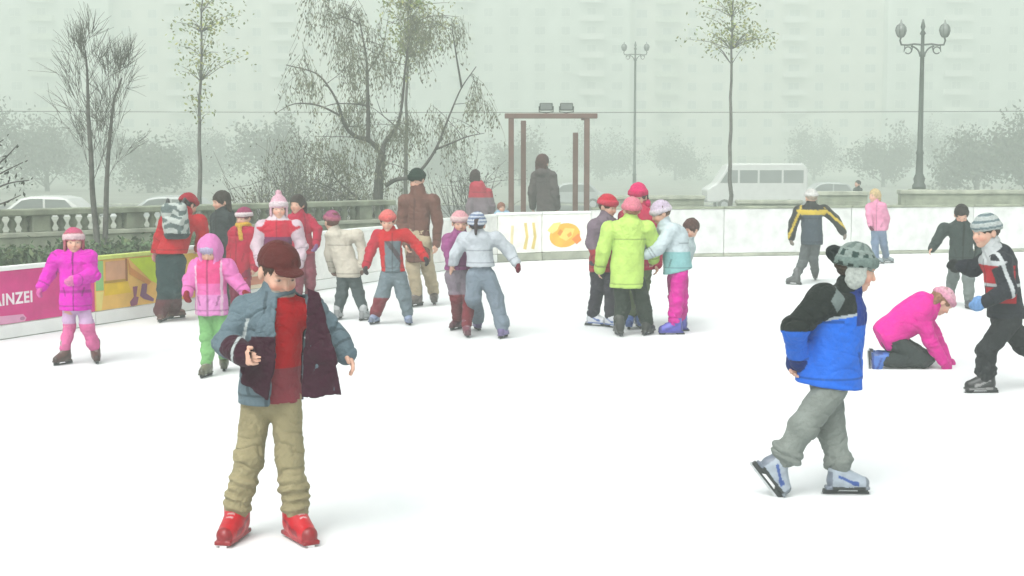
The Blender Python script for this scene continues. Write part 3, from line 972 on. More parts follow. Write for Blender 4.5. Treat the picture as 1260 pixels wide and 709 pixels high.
# ---- stone balustrade on the left with its balusters, hedge in front
def balustrade(A, B, z0, z1, nb, label):
    A = np.array(A, float); B = np.array(B, float); d = unit(B - A); L = np.linalg.norm(B - A)
    n = np.array([d[1], -d[0], 0]); up = np.array([0, 0, 1.0]); ax = np.array([d, n, up]); mid = (A + B) / 2
    r = empty('stone_balustrade', mid, label, 'balustrade')
    mb = MB(); mb.box(mid + up * (z0 + z1 - .42) / 2 * 1.0, (L / 2, .17, (z1 - .42 - z0) / 2), ax); mb.build('plinth', M['stone'], r, bevel=.015)
    mb = MB(); mb.box(mid + up * (z1 - .385), (L / 2, .20, .035), ax); mb.build('bottom_rail', M['stone_pale'], r, bevel=.012)
    mb = MB(); mb.box(mid + up * (z1 - .05), (L / 2, .19, .05), ax); mb.build('top_rail', M['stone'], r, bevel=.02)
    for i in range(nb):
        t = (i + .5) / nb; p = A + d * L * t
        if i % 8 == 0:
            mb = MB(); mb.box(p + up * (z1 - .225), (.15, .15, .124), ax); mb.build('pier', M['stone'], r, bevel=.01)
        else:
            mb = MB(); mb.lathe(p + up * (z1 - .349), [(.055, 0), (.055, .03), (.04, .045), (.07, .10), (.072, .13), (.04, .19), (.036, .21), (.055, .23), (.055, .248)], 10)
            mb.build('baluster', M['stone'], r, smooth=True)
    return r
bA = at(-90, 300, 20.6); bB = at(480, 300, 27.0)
balustrade((bA[0], bA[1], 0), (bB[0], bB[1], 0), 0, .98, 44, 'long weathered stone balustrade behind the pink and yellow boards')

def leafy(pts_fn, n, size, cols, mb):
    for _ in range(n):
        p = np.array(pts_fn()); a = unit(nrg.normal(size=3)); b = unit(np.cross(a, nrg.normal(size=3)))
        s = size * rnd.uniform(.6, 1.3); c = np.array(rnd.choice(cols)) * rnd.uniform(.75, 1.25)
        mb.add([p - a * s, p + b * s * .5, p + a * s, p - b * s * .5], [(0, 1, 2, 3)], tuple(c))
GREENS = [(.06, .11, .045), (.08, .13, .06), (.05, .085, .04), (.10, .14, .06)]
hA = at(-60, 300, 17.6); hB = at(300, 300, 22.2)
mb = MB()
def hp_():
    t = rnd.random(); p = hA + (hB - hA) * t
    return (p[0] + rnd.gauss(0, .16), p[1] + rnd.gauss(0, .2), max(.03, (.50 + .1 * math.sin(t * 40) + rnd.gauss(0, .05)) * rnd.random() ** .5))
leafy(hp_, 9000, .045, GREENS, mb)
hedge = empty('clipped_hedge', (hA[0], hA[1], 0), 'low clipped green hedge between the balustrade and the left boards', 'hedge')
mb.build('foliage', M['leaf'], hedge)
mb = MB()
for i in range(60):
    p = hA + (hB - hA) * (i / 59); mb.tube([(p[0], p[1], 0), (p[0] + rnd.gauss(0, .05), p[1], .25), (p[0] + rnd.gauss(0, .1), p[1] + rnd.gauss(0, .1), .45)], [.015, .01, .005], 5)
mb.build('stems', M['bark'], hedge)

# ---- dark stone parapets on the right
def parapet(u0, u1, D, ztop, label, u_gap=None):
    A, B = at(u0, 300, D), at(u1, 300, D)
    A[2] = B[2] = 0; d = unit(B - A); L = np.linalg.norm(B - A); up = np.array([0, 0, 1.0]); ax = np.array([d, np.array([d[1], -d[0], 0]), up]); mid = (A + B) / 2
    r = empty('stone_parapet', mid, label, 'parapet', 'dark stone parapets by the street')
    mb = MB(); mb.box(mid + up * (ztop - .1) / 2, (L / 2 - .03, .16, (ztop - .1) / 2), ax); mb.build('wall', M['stone'], r, bevel=.01)
    mb = MB(); mb.box(mid + up * (ztop - .045), (L / 2, .21, .055), ax); mb.build('coping', M['stone_pale'], r, bevel=.02)
    k = max(2, int(L / 1.4))
    for i in range(k):
        p = A + d * L * (i + .5) / k + np.array([ax[1][0], ax[1][1], 0]) * .17
        if ax[1][1] > 0: p = A + d * L * (i + .5) / k - np.array([ax[1][0], ax[1][1], 0]) * .17
        mb = MB(); mb.box(p + up * (ztop * .45), (L / k * .40, .02, ztop * .26), ax); mb.build('raised_slab', M['stone'], r, bevel=.008)
    return r
parapet(1003, 1066, 39, .88, 'short dark stone parapet behind the far child in pink')
parapet(1104, 1330, 39, .92, 'long dark stone parapet beneath the lamp post at right')
parapet(735, 866, 41, .72, 'low stone parapet behind the child in lime, left of the minibus')
parapet(905, 985, 40, .62, 'low stone parapet in front of the white minibus')

# ---- street lamps
def street_lamp(base, label, h=5.6):
    base = np.array(base, float)
    r = empty('street_lamp', base, label, 'street lamp', 'ornate lamps along the street')
    mb = MB(); mb.box(base + [0, 0, .45], (.26, .26, .45)); mb.build('pedestal', M['stone'], r, bevel=.03)
    mb = MB(); mb.lathe(base, [(.20, .9), (.20, 1.0), (.15, 1.08), (.17, 1.2), (.11, 1.35), (.10, 1.9), (.12, 1.95), (.085, 2.05), (.07, 3.6), (.06, h - .95), (.10, h - .9), (.055, h - .8), (.05, h - .35), (.09, h - .3), (.04, h - .2), (.07, h - .1), (.02, h + .12)], 14)
    mb.build('pole', M['lamp_iron'], r, smooth=True)
    for sx in (-1, 1):
        P = lambda x, z: base + [sx * x, 0, z]
        mb = MB(); mb.tube([P(.03, h - .62), P(.25, h - .60), P(.45, h - .63), P(.62, h - .62), P(.66, h - .5), P(.64, h - .42)], .028, 8)
        arc = [P(.06 + .30 * (1 - math.cos(t)) , h - 1.0 + .34 * math.sin(t)) for t in np.linspace(.1, 1.5, 8)]
        mb.tube(arc, .024, 8)
        mb.tube([P(.42 + .10 * math.cos(t), h - .78 + .10 * math.sin(t)) for t in np.linspace(.4, 5.6, 12)], .018, 6)
        mb.build('bracket', M['lamp_iron'], r, smooth=True)
        c = P(.64, h - .42)
        mb = MB(); mb.lathe(c, [(.03, 0), (.075, .02), (.125, .10), (.155, .21), (.14, .30), (.10, .35), (.11, .37), (.04, .42), (.025, .48), (.008, .53)], 14)
        g = mb.build('lantern', M['globe'], r, smooth=True)
        mb = MB()
        for q in range(6):
            t = q * math.pi / 3
            mb.tube([c + [rr * math.cos(t), rr * math.sin(t), z] for rr, z in ((.079, .02), (.129, .10), (.160, .21), (.145, .30), (.104, .36))], .011, 5)
        mb.build('lantern_ribs', M['lamp_iron'], g)
        for z0, xs in ((h - .63, .30), (h - .63, .52)):
            mb = MB(); mb.tube([P(xs, z0), P(xs, z0 - .1), P(xs + .02, z0 - .2)], [.012, .02, .012], 6); mb.build('pendant', M['lamp_iron'], r)
    return r
lp = at(1129, 300, 42.0); lp[2] = 0
street_lamp(lp, 'dark ornate street lamp with two lanterns at right', 5.72)
lp2 = at(780, 300, 82.0); lp2[2] = GL
street_lamp(lp2, 'faint ornate street lamp far off in the haze, above the child in lime', 9.4)

# ---- steel frame with floodlights behind the corner
fr = empty('steel_frame', (1.4, 29.5, 0), 'brown steel goalpost frame rising behind the corner boards', 'frame')
FD = 28.6
fz = at(630, 146, FD)[2]
for u, dy, top in ((629, 0, fz), (644, 1.5, fz), (722, 0, fz), (708, 1.5, fz - .25)):
    p = at(u, 200, FD + dy); mb = MB(); mb.box((p[0], FD + dy, top / 2 + .0), (.055, .055, top / 2)); mb.build('post', M['brown_steel'], fr, bevel=.01)
pa, pb = at(621, 146, FD), at(735, 146, FD)
mb = MB(); mb.box(((pa[0] + pb[0]) / 2, FD, fz + .052), ((pb[0] - pa[0]) / 2, .07, .05)); mb.build('beam', M['brown_steel'], fr, bevel=.01)
for u in (629, 722):
    p = at(u, 200, FD); mb = MB(); mb.box((p[0], FD + .75, fz + .052), (.05, .67, .045)); mb.build('side_beam', M['brown_steel'], fr)
for u, lab in ((672, 'small floodlight on the frame beam, nearer the middle'), (697, 'small floodlight on the frame beam, nearer the right post')):
    p = at(u, 140, FD); b = np.array([p[0], FD, fz + .103])
    f = empty('floodlight', b, lab, 'floodlight', 'floodlights on the steel frame')
    mb = MB(); mb.box(b + [0, 0, .13], (.13, .06, .075)); mb.build('housing', M['black_plastic'], f, bevel=.015)
    mb = MB(); mb.box(b + [0, -.066, .13], (.11, .005, .058)); mb.build('lens', M['globe'], f)
    mb = MB(); mb.tube([b + [-.14, 0, .14], b + [-.14, 0, .03], b + [0, 0, .012], b + [.14, 0, .03], b + [.14, 0, .14]], .012, 6); mb.build('yoke', M['lamp_iron'], f)

# ---- trees
def grow(mb, p, d, r, length, depth, spread, tips, gravity=0.0, up=0.15, sides=5, kids=(2, 3), shrink=.72):
    n = max(3, int(length / .25)); pts = [np.array(p)]; dd = unit(d)
    for i in range(n):
        dd = unit(dd + nrg.normal(0, .11, 3) + np.array([0, 0, up * .12 - gravity * .12]))
        pts.append(pts[-1] + dd * length / n)
    mb.tube(pts, list(np.linspace(r, r * .45, len(pts))), sides, cap=False)
    if depth == 0:
        tips.append((pts[-1], dd)); tips.append((pts[len(pts) // 2], dd)); return
    for i in range(rnd.randint(*kids)):
        t = rnd.uniform(.35, 1.0); q = pts[int(t * (len(pts) - 1))]
        nd = unit(dd + nrg.normal(0, spread, 3)); grow(mb, q, nd, r * .55, length * shrink * rnd.uniform(.7, 1.15), depth - 1, spread, tips, gravity, up, max(3, sides - 1), kids, shrink)
    tips.append((pts[-1], dd))

LIMBS = []
def limb_px(pts, D, jitter=.5):
    u0, v0 = pts[0]
    off = min(LIMBS, key=lambda q: (q[0] - u0) ** 2 + (q[1] - v0) ** 2)[2] if LIMBS else 0.0
    s = rnd.uniform(-1, 1) * jitter
    P = [np.array([u, v, 0.0]) for u, v in pts]
    for i in range(1, len(P)): P[i][2] = s * .5 * i
    E = [2 * P[0] - P[1]] + P + [2 * P[-1] - P[-2]]; out = []
    for i in range(1, len(E) - 2):                            # Catmull-Rom through the outline points
        for t in np.linspace(0, 1, 5)[:-1]:
            a, b_, c_, d_ = E[i - 1:i + 3]
            out.append(.5 * (2 * b_ + (c_ - a) * t + (2 * a - 5 * b_ + 4 * c_ - d_) * t * t + (3 * b_ - a - 3 * c_ + d_) * t ** 3))
    out.append(P[-1])
    for q in out: LIMBS.append((q[0], q[1], off + q[2]))
    return [at(q[0], q[1], D + off + q[2]) for q in out]
def dens(pts, per=.35):
    out = [pts[0]]
    for a, b in zip(pts, pts[1:]):
        n = max(1, int(np.linalg.norm(b - a) / per))
        for i in range(1, n + 1):
            q = a + (b - a) * i / n
            out.append(q + (nrg.normal(0, .018, 3) if i < n else 0))
    return out

# central bare weeping tree
D = 29.5
ct_ = empty('bare_tree', at(467, 330, D) * [1, 1, 0], 'big bare tree with a forked dark trunk and drooping twigs', 'tree')
LIMBS.clear(); LIMBS.append((467, 212, 0.0)); mbt = MB(); tips = []
base = at(467, 300, D); base[2] = 0
trunk = dens([base, at(465, 245, D), at(467, 212, D), at(470, 190, D)])
mbt.tube(trunk, list(np.linspace(.13, .09, len(trunk))), 10, cap=False)
limbs = [([(470, 190), (462, 180), (452, 172), (440, 169), (428, 160), (420, 143), (416, 128), (405, 108), (388, 90), (352, 80)], .075, .016),
         ([(453, 172), (453, 140), (452, 100), (451, 72), (446, 45), (441, 18)], .06, .014),
         ([(470, 190), (474, 175), (486, 160), (492, 145), (496, 115), (499, 80), (505, 40), (508, 18)], .07, .014),
         ([(474, 229), (488, 221), (508, 218), (522, 205), (536, 184), (546, 160), (556, 135), (568, 108), (586, 82)], .06, .014),
         ([(536, 184), (556, 176), (576, 168), (596, 164)], .03, .01),
         ([(466, 246), (448, 250), (428, 244), (408, 232), (390, 224)], .05, .018),
         ([(445, 248), (415, 222), (408, 208), (396, 198), (376, 190)], .03, .012),
         ([(452, 130), (434, 128), (412, 128), (398, 132)], .025, .01), ([(492, 160), (478, 148), (470, 140), (462, 118)], .02, .008),
         ([(568, 108), (560, 60), (556, 30)], .03, .008), ([(420, 143), (392, 130), (362, 128), (338, 140)], .03, .008),
         ([(441, 30), (424, 22), (404, 26)], .02, .008), ([(508, 30), (530, 20), (552, 22)], .02, .008), ([(452, 90), (470, 60), (478, 20)], .02, .008)]
for pts, r0, r1 in limbs:
    P = dens(limb_px(pts, D, .4))
    mbt.tube(P, list(np.linspace(r0 * .8, r1 * .6, len(P))), 7, cap=False)
    for q in range(len(P)):
        if q > len(P) * .25 and rnd.random() < .29:
            d = unit(np.array([rnd.gauss(0, 1), rnd.gauss(0, 1), rnd.uniform(.0, .9)]))
            grow(mbt, P[q], d, max(.008, r1 * .6), rnd.uniform(.45, 1.0), 1, .6, tips, .7, 0, 4, (2, 4))
mbt.build('trunk', M['bark'], ct_, smooth=True)
mbc = MB()
TW = [(.13, .14, .09), (.10, .11, .075), (.16, .17, .11)]
for p, d in tips:                                             # hanging twigs with a few clinging leaves
    for q in range(4):
        L = rnd.uniform(.3, .9); x = p + nrg.normal(0, .07, 3); pts = [x]
        dd = unit(np.array([rnd.gauss(0, .45), rnd.gauss(0, .45), -.6]))
        for i in range(4): dd = unit(dd + [0, 0, -.35] + nrg.normal(0, .12, 3)); pts.append(pts[-1] + dd * L / 4)
        mbc.tube(pts, [.005, .0045, .004, .003, .002], 3, rnd.choice(TW), cap=False)
        for i in range(rnd.randint(3, 9)):
            k = rnd.choice(pts[1:]) + nrg.normal(0, .03, 3); a = unit([rnd.gauss(0, .4), rnd.gauss(0, .4), -1]); b = unit(np.cross(a, nrg.normal(size=3))); s = rnd.uniform(.025, .05)
            c = np.array(rnd.choice(TW)) * rnd.uniform(.9, 1.5)
            mbc.add([k, k + a * s + b * s * .4, k + a * s * 2, k + a * s - b * s * .4], [(0, 1, 2, 3)], tuple(c))
mbc.build('crown', M['leaf'], ct_)

# twiggy shrubs under it
def shrub(u, D, w, h, label, n=60, seed=0, cols=TW, leaf=500, name='bare_shrub', group='twiggy shrubs behind the rink'):
    b = at(u, 300, D); b[2] = 0
    r = empty(name, b, label, 'shrub', group)
    mb = MB(); tp = []
    for i in range(n):
        d = unit([rnd.gauss(0, .55) * w / h, rnd.gauss(0, .4), 1]); L = h * rnd.uniform(.45, .8)
        grow(mb, b + np.array([rnd.gauss(0, .12 * w), rnd.gauss(0, .1), 0]), d, .014, L, 1, .55, tp, .1, .05, 3, (3, 5), .6)
    mb.build('stems', M['bark_grey'], r)
    mc = MB()
    def pf():
        p, d = rnd.choice(tp); return p + nrg.normal(0, .10, 3)
    leafy(pf, leaf, .03, cols, mc); mc.build('foliage', M['leaf'], r)
shrub(345, 28.5, 1.6, 2.2, 'wide twiggy shrub left of the big bare tree', 60, leaf=1600)
shrub(405, 30.5, 1.5, 2.0, 'twiggy shrub close behind the trunk of the big bare tree', 50, leaf=1200)
shrub(575, 31, 1.1, 2.1, 'thin twiggy shrub left of the brown steel frame', 26, leaf=300)

# left double-trunk bare tree
D = 20.3; LIMBS.clear()
b = at(124, 310, D); b[2] = 0
r = empty('bare_tree', b, 'bare young tree with two slim upright trunks by the left balustrade', 'tree')
mb = MB(); tips = []
for pts, r0 in (([(121, 330), (119, 290), (114, 240), (112, 190), (109, 150), (108, 110), (107, 85), (105, 62)], .05), ([(128, 330), (130, 280), (131, 235), (133, 195), (136, 160), (140, 125), (146, 108), (150, 96)], .045)):
    P = dens(limb_px(pts, D, .15), .25)
    P[0][2] = 0
    mb.tube(P, list(np.linspace(r0, .010, len(P))), 8, cap=False)
    for q in range(len(P)):
        t = q / len(P)
        if t > .28 and rnd.random() < .95:
            for _ in range(1):
                az = rnd.uniform(0, 6.28); d = unit([math.cos(az) * .75, math.sin(az) * .75, rnd.uniform(.9, 1.7)])
                grow(mb, P[q], d, .0055 * (1.25 - t), rnd.uniform(.35, .8) * (1.25 - .85 * t), 1, .32, tips, 0, .8, 4, (3, 5), .7)
mb.build('trunk', M['bark_grey'], r, smooth=True)
mc = MB()
for p, d in tips:
    for q in range(2):
        dd = unit(d + nrg.normal(0, .3, 3) + [0, 0, .2]); mc.tube([p, p + dd * .16, p + dd * .32 + nrg.normal(0, .03, 3)], [.004, .003, .002], 3, (.10, .105, .085), cap=False)
mc.build('crown', M['leaf'], r)

# slim young trees with a few yellow-green leaves
LY = [(.24, .27, .08), (.19, .24, .07), (.27, .28, .10), (.14, .19, .06)]
def slim_tree(u, D, vb, vt, label, tuft, leaves):
    b = at(u, vb, D); b[2] = 0
    r = empty('young_tree', b, label, 'tree', 'slim young trees along the street')
    mb = MB(); tips = []
    P = dens([b, at(u - 1, 180, D), at(u + 1, 100, D), at(u + 2, 40, D), at(u + 4, vt, D)], .4)
    mb.tube(P, list(np.linspace(.062, .012, len(P))), 7, cap=False)
    for (cu, cv, ru, rv, n) in tuft:
        for i in range(n):
            v = cv + rnd.gauss(0, rv * .6)
            q = min(P, key=lambda x: abs(x[2] - (at(u, v + 18, D)[2])))
            e = at(cu + rnd.gauss(0, ru * .55), v, D + rnd.gauss(0, .45))
            m1 = (q + e) / 2 + np.array([0, 0, .06])
            mb.tube([q, m1, e], [.012, .008, .004], 4, cap=False); tips += [(e, 0), (m1 * .3 + e * .7, 0)]
    mb.build('trunk', M['bark_grey'], r, smooth=True)
    mc = MB()
    def pf():
        p, _ = rnd.choice(tips); return p + nrg.normal(0, .15, 3)
    leafy(pf, leaves, .048, LY, mc); mc.build('crown', M['leaf'], r)
slim_tree(246, 33, 300, -30, 'slim young tree with sparse yellow leaves above the backpack skater', [(250, 20, 34, 26, 26), (242, 70, 16, 16, 12), (285, 70, 16, 6, 4), (246, 120, 10, 20, 6)], 760)
slim_tree(500, 34, 300, -40, 'slim leafy tree rising behind the big bare tree', [(508, 5, 34, 30, 36), (502, 50, 24, 22, 22), (520, 40, 22, 18, 12)], 1700)
slim_tree(899, 36, 300, -40, 'slim young tree in front of the white minibus', [(898, 0, 36, 26, 26), (895, 45, 34, 14, 18), (930, 42, 24, 6, 9), (880, 48, 20, 8, 6)], 1050)

# dark leafed branches reaching in at the left edge
D = 16.5; LIMBS.clear(); LIMBS.append((-66, 215, 0.0))
b = at(-75, 300, D); b[2] = 0
r = empty('leafy_tree', b, 'dark tree reaching in from the left picture edge', 'tree')
mb = MB(); mc = MB()
P = dens([b, at(-72, 260, D), at(-66, 215, D), at(-70, 150, D), at(-64, 90, D)]); mb.tube(P, list(np.linspace(.07, .02, len(P))), 8, cap=False)
for pts in ([(-66, 235), (-30, 215), (0, 200), (22, 178)], [(-66, 250), (-20, 238), (10, 226), (36, 222)], [(-66, 240), (-30, 232), (0, 214), (28, 200)], [(-68, 262), (-25, 258), (4, 250), (26, 240)], [(-68, 210), (-40, 195), (-14, 184), (4, 172)], [(-70, 180), (-100, 150), (-130, 140)], [(-68, 230), (-110, 210), (-150, 205)]):
    L = dens(limb_px(pts, D, .25), .12); mb.tube(L, list(np.linspace(.018, .005, len(L))), 5, cap=False)
    for q in L[len(L) // 3:]:
        for _ in range(2):
            p = q + nrg.normal(0, .045, 3); a = unit([rnd.gauss(0.5, .5), rnd.gauss(0, .5), rnd.gauss(.5, .4)]); bb = unit(np.cross(a, nrg.normal(size=3))); s = rnd.uniform(.035, .06)
            mc.add([p, p + a * s * .6 + bb * s * .28, p + a * s * 1.3, p + a * s * .6 - bb * s * .28], [(0, 1, 2, 3)], tuple(np.array((.035, .045, .03)) * rnd.uniform(.7, 1.4)))
mb.build('trunk', M['bark'], r, smooth=True); mc.build('crown', M['leaf'], r)

# trees on the far side of the street, deep in the haze
def far_tree(u, D, h, w, label, n=2600):
    b = at(u, 300, D); b[2] = GL; h += 1.0
    r = empty('street_tree', b, label, 'tree', 'hazy trees across the street')
    mb = MB(); tips = []
    mb.tube([b, b + [0, 0, h * .3]], [.22, .16], 8, cap=False)
    for i in range(14):
        az = rnd.uniform(0, 6.28); d = unit([math.cos(az) * w / h * 1.1, math.sin(az) * w / h * 1.1, rnd.uniform(.4, 1.3)])
        grow(mb, b + np.array([0, 0, h * rnd.uniform(.02, .30)]), d, .08, h * rnd.uniform(.3, .42), 2, .5, tips, 0, .2, 4, (2, 3), .62)
    mb.build('trunk', M['bark'], r)
    mc = MB()
    def pf():
        p, _ = rnd.choice(tips); return p * np.array([1, 1, 1.0]) + np.array([0, 0, GL * 0]) + nrg.normal(0, .5, 3) - np.array([0, 0, rnd.random() ** 2 * .45 * (p[2] - GL)])
    leafy(pf, n, .20, [(.06, .075, .05), (.045, .06, .04), (.08, .09, .06)], mc); mc.build('crown', M['leaf'], r)
for u, D, h, w, lab in ((-10, 78, 7.2, 3.2, 'hazy round tree at the far left, beyond the balustrade'), (60, 84, 5.8, 2.8, 'low hazy tree left of the bare twin trunks'), (185, 80, 4.4, 2.6, 'low hazy tree behind the backpack skater'),
                        (330, 82, 5.4, 3.0, 'hazy tree behind the twiggy shrub'), (1200, 74, 5.0, 2.6, 'hazy tree right of the ornate lamp post'), (1262, 70, 5.6, 2.6, 'hazy tree at the right picture edge'), (1085, 84, 4.2, 2.2, 'low hazy tree left of the ornate lamp post'),
                        (640, 88, 4.2, 2.6, 'low hazy tree behind the brown steel frame'),
                        (115, 108, 7.4, 4.4, 'far hazy tree behind the bare twin trunks'), (255, 112, 7.0, 4.6, 'far hazy tree behind the left slim tree'), (430, 110, 6.4, 4.4, 'far hazy tree behind the trunk of the big bare tree'), (545, 114, 5.6, 4.2, 'far hazy tree between the big bare tree and the steel frame'),
                        (740, 112, 5.4, 4.2, 'far hazy tree just right of the steel frame'), (830, 115, 5.0, 4.2, 'far hazy tree left of the minibus'), (1000, 112, 5.6, 4.4, 'far hazy tree right of the minibus'), (1150, 110, 6.6, 4.4, 'far hazy tree just behind the ornate lamp post'), (-40, 110, 8.0, 4.6, 'far hazy tree cut off by the left picture edge'), (1290, 108, 7.6, 4.4, 'far hazy tree cut off by the right picture edge')):
    q_ = 1.8 if 600 < u < 1180 else 1.55
    far_tree(u, D * q_, h * q_ * .92, w * q_ * 1.4, lab, 3600)

# ---- vehicles
def wheel(r, c, rad, ax):
    c = np.array(c, float); mb = MB()
    A = np.array(ax, float); up = np.array([0, 0, 1.0]); f = np.cross(A, up)
    ring = lambda rr, o: [c + A * o + (f * math.cos(t) + up * math.sin(t)) * rr for t in np.linspace(0, 2 * math.pi, 20, endpoint=False)]
    mb.prism(ring(rad, -.1), A * .2); w = mb.build('wheel', M['tyre'], r, bevel=.02)
    mb = MB(); mb.prism(ring(rad * .6, -.108), A * .216); mb.build('rim', M['blade'], w, bevel=.01)
def vehicle(name, cat, u, D, profile, width, wheels, wins, label, mat, face=1, group=None, extra=None):
    b = at(u, 300, D); b[2] = GL + 0.012
    r = empty(name, b, label, cat, group)
    X = np.array([face, 0, 0.0])
    P = lambda x, z, y: b + X * x + [0, y, z]
    mb = MB(); mb.prism([P(x, z, -width / 2) for x, z in profile], (0, width, 0)); mb.build('body', M[mat], r, bevel=.09)
    for poly in wins:
        for y in (-width / 2 - .006, width / 2 - .004):
            mb = MB(); mb.prism([P(x, z, y) for x, z in poly], (0, .01, 0)); mb.build('side_window', M['car_glass'], r)
    for x in wheels:
        for y in (-width / 2 + .09, width / 2 - .09): wheel(r, P(x, .32, y), .32, (0, 1, 0))
    for y in (-width / 2 + .3, width / 2 - .3):
        for (x, nm, mt) in ((profile[0][0], 'tail_light', 'brown_steel'), (profile[1][0], 'headlight', 'globe')):
            mb = MB(); mb.box(P(x, .78, y), (.03, .13, .09)); mb.build(nm, M[mt], r, bevel=.01)
    return r
van = [(-2.4, .4), (2.4, .4), (2.45, 1.0), (1.95, 1.3), (1.45, 2.12), (1.2, 2.22), (-2.2, 2.22), (-2.42, 1.9)]
vehicle('minibus', 'minibus', 927, 79, [(x * 1.14, z * 1.17) for x, z in van], 2.1, (-1.75, 1.8), [[(x * 1.14, z * 1.17) for x, z in w_] for w_ in [[(-2.2, 1.3), (-1.25, 1.3), (-1.25, 1.9), (-2.2, 1.9)], [(-1.15, 1.3), (-.1, 1.3), (-.1, 1.9), (-1.15, 1.9)], [(0, 1.3), (.85, 1.3), (.85, 1.9), (0, 1.9)], [(.95, 1.3), (1.8, 1.3), (1.4, 1.9), (.95, 1.9)]]],
        'white minibus seen side on across the street', 'car_paint', -1)
car = [(-2.1, .35), (2.1, .35), (2.15, .72), (1.95, .88), (1.05, .98), (.45, 1.42), (.1, 1.5), (-.8, 1.5), (-1.2, 1.42), (-1.7, 1.0), (-2.12, .92)]
cw = [[(-1.45, 1.0), (-.42, 1.0), (-.42, 1.4), (-1.1, 1.38)], [(-.34, 1.0), (.85, 1.0), (.38, 1.36), (.05, 1.42), (-.34, 1.42)]]
for u, D, mt, lab in ((52, 49.6, 'car_paint', 'white car passing behind the balustrade at far left'), (205, 49.8, 'car_paint_grey', 'pale car roof showing behind the backpack skater'), (700, 80.5, 'car_paint_grey', 'silver car across the street behind the steel frame'), (1012, 82, 'car_paint_grey', 'silver car just right of the white minibus')):
    vehicle('parked_car', 'car', u, D, car, 1.72, (-1.3, 1.3), cw, lab, mt, -1, 'cars along the street')

# ---- overhead tram wires between two poles far outside the frame
for z, y, lab in ((3.75, 60, 'thin tram wire strung across the haze above the street'),):
    mb = MB(); mb.tube([(x, y, z + .22 * (x / 45) ** 2) for x in np.linspace(-45, 45, 31)], .013, 5)
    o = mb.build('overhead_wire', M['cable']); tag(o, lab, 'wire')

# ---- apartment blocks filling the background
def block(x0, x1, Y, nfl, ncol, wallm, label, bal):
    w = x1 - x0; H = 3.4 * nfl + 4.0; c = np.array([(x0 + x1) / 2, Y, GL])
    r = empty('apartment_block', c, label, 'building', 'apartment blocks across the street')
    mb = MB(); mb.box(c + [0, 6.0, H / 2], (w / 2 - .02, 6.0, H / 2)); mb.build('wall', M[wallm], r)
    mb = MB(); mb.box(c + [0, 5.9, H + .2], (w / 2 + .02, 6.3, .2)); mb.build('roof', M['stone_pale'], r)
    mb = MB(); mb.box(c + [0, -.12, 3.35], (w / 2 - .05, .12, .12)); mb.build('string_course', M['stone_pale'], r)
    f0 = g0 = None; cw = w / ncol
    for j in range(nfl):
        for i in range(ncol):
            x = x0 + cw * (i + .5); z = 2.0 + 3.4 * j + (0 if j else -.2)
            ww, hh = (.85, .8) if i % 3 else (1.05, .8)
            p = np.array([x, Y, z + .2])
            mb = MB()
            for dx, dz, hx, hz in ((-ww, 0, .06, hh), (ww, 0, .06, hh), (0, hh, ww + .06, .06), (0, -hh, ww + .12, .07), (0, 0, .035, hh - .06)):
                mb.box(p + [dx, -.05, dz], (hx, .06 if dz >= 0 else .12, hz))
            fo = mb.build('window', M['frame'], r)
            mb = MB(); mb.box(p + [0, -.012, 0], (ww - .06, .014, hh - .06)); mb.build('pane', M['glass'], fo)
    for i in bal:
        for j in range(1, nfl):
            x = x0 + cw * (i + .5); z = 3.4 * j + .6
            mb = MB(); mb.box((x, Y - .62, z), (cw * .48, .6, .08)); mb.box((x, Y - 1.18, z + .56), (cw * .48, .04, .46))
            mb.box((x - cw * .46, Y - .6, z + .56), (.04, .54, .46)); mb.box((x + cw * .46, Y - .6, z + .56), (.04, .54, .46))
            mb.build('balcony', M['stone_pale'] if i % 2 else M['frame'], r)
BY = 268
block(-125, -75, BY, 10, 10, 'wall_b', 'apartment block at the far left edge, faint and pale in the haze', (3, 7))
block(-75, -26, BY + 3, 10, 10, 'wall_a', 'apartment block faint in the haze above the twin trunk tree', (2, 6))
block(-26, 22, BY, 10, 10, 'wall_b', 'grey apartment block faint in the haze above the steel frame', (3, 8))
block(22, 70, BY + 3, 10, 10, 'wall_a', 'pale apartment block faint in the haze above the white minibus', (1, 6))
block(70, 122, BY, 10, 10, 'wall_b', 'rightmost apartment block, faint in the haze behind the ornate lamp', (2, 7))

# ---- the foggy air
mb = MB(); mb.box((0, 135, 19.0), (210, 165, 20.2))
m = bpy.data.materials.new('haze_air'); m.use_nodes = True
nt = m.node_tree; nt.nodes.clear()
o_ = nt.nodes.new('ShaderNodeOutputMaterial'); pv = nt.nodes.new('ShaderNodeVolumePrincipled')
pv.inputs['Color'].default_value = (.885, .985, .91, 1); pv.inputs['Density'].default_value = 0.0070; pv.inputs['Anisotropy'].default_value = 0.2
nt.links.new(pv.outputs[0], o_.inputs['Volume'])
tag(mb.build('haze', m), kind='stuff')

# ================================================================== PEOPLE
BK = lin(38, 40, 42)
def bands(cols, h0, step, axis=2):
    """stripes across a hat, in head units"""
    def mk(s):
        def cf(V, N, T):
            q = s.hloc(V); i = np.floor((q[:, axis] - h0) / step).astype(int) % len(cols)
            return np.array(cols)[i]
        return cf
    return mk

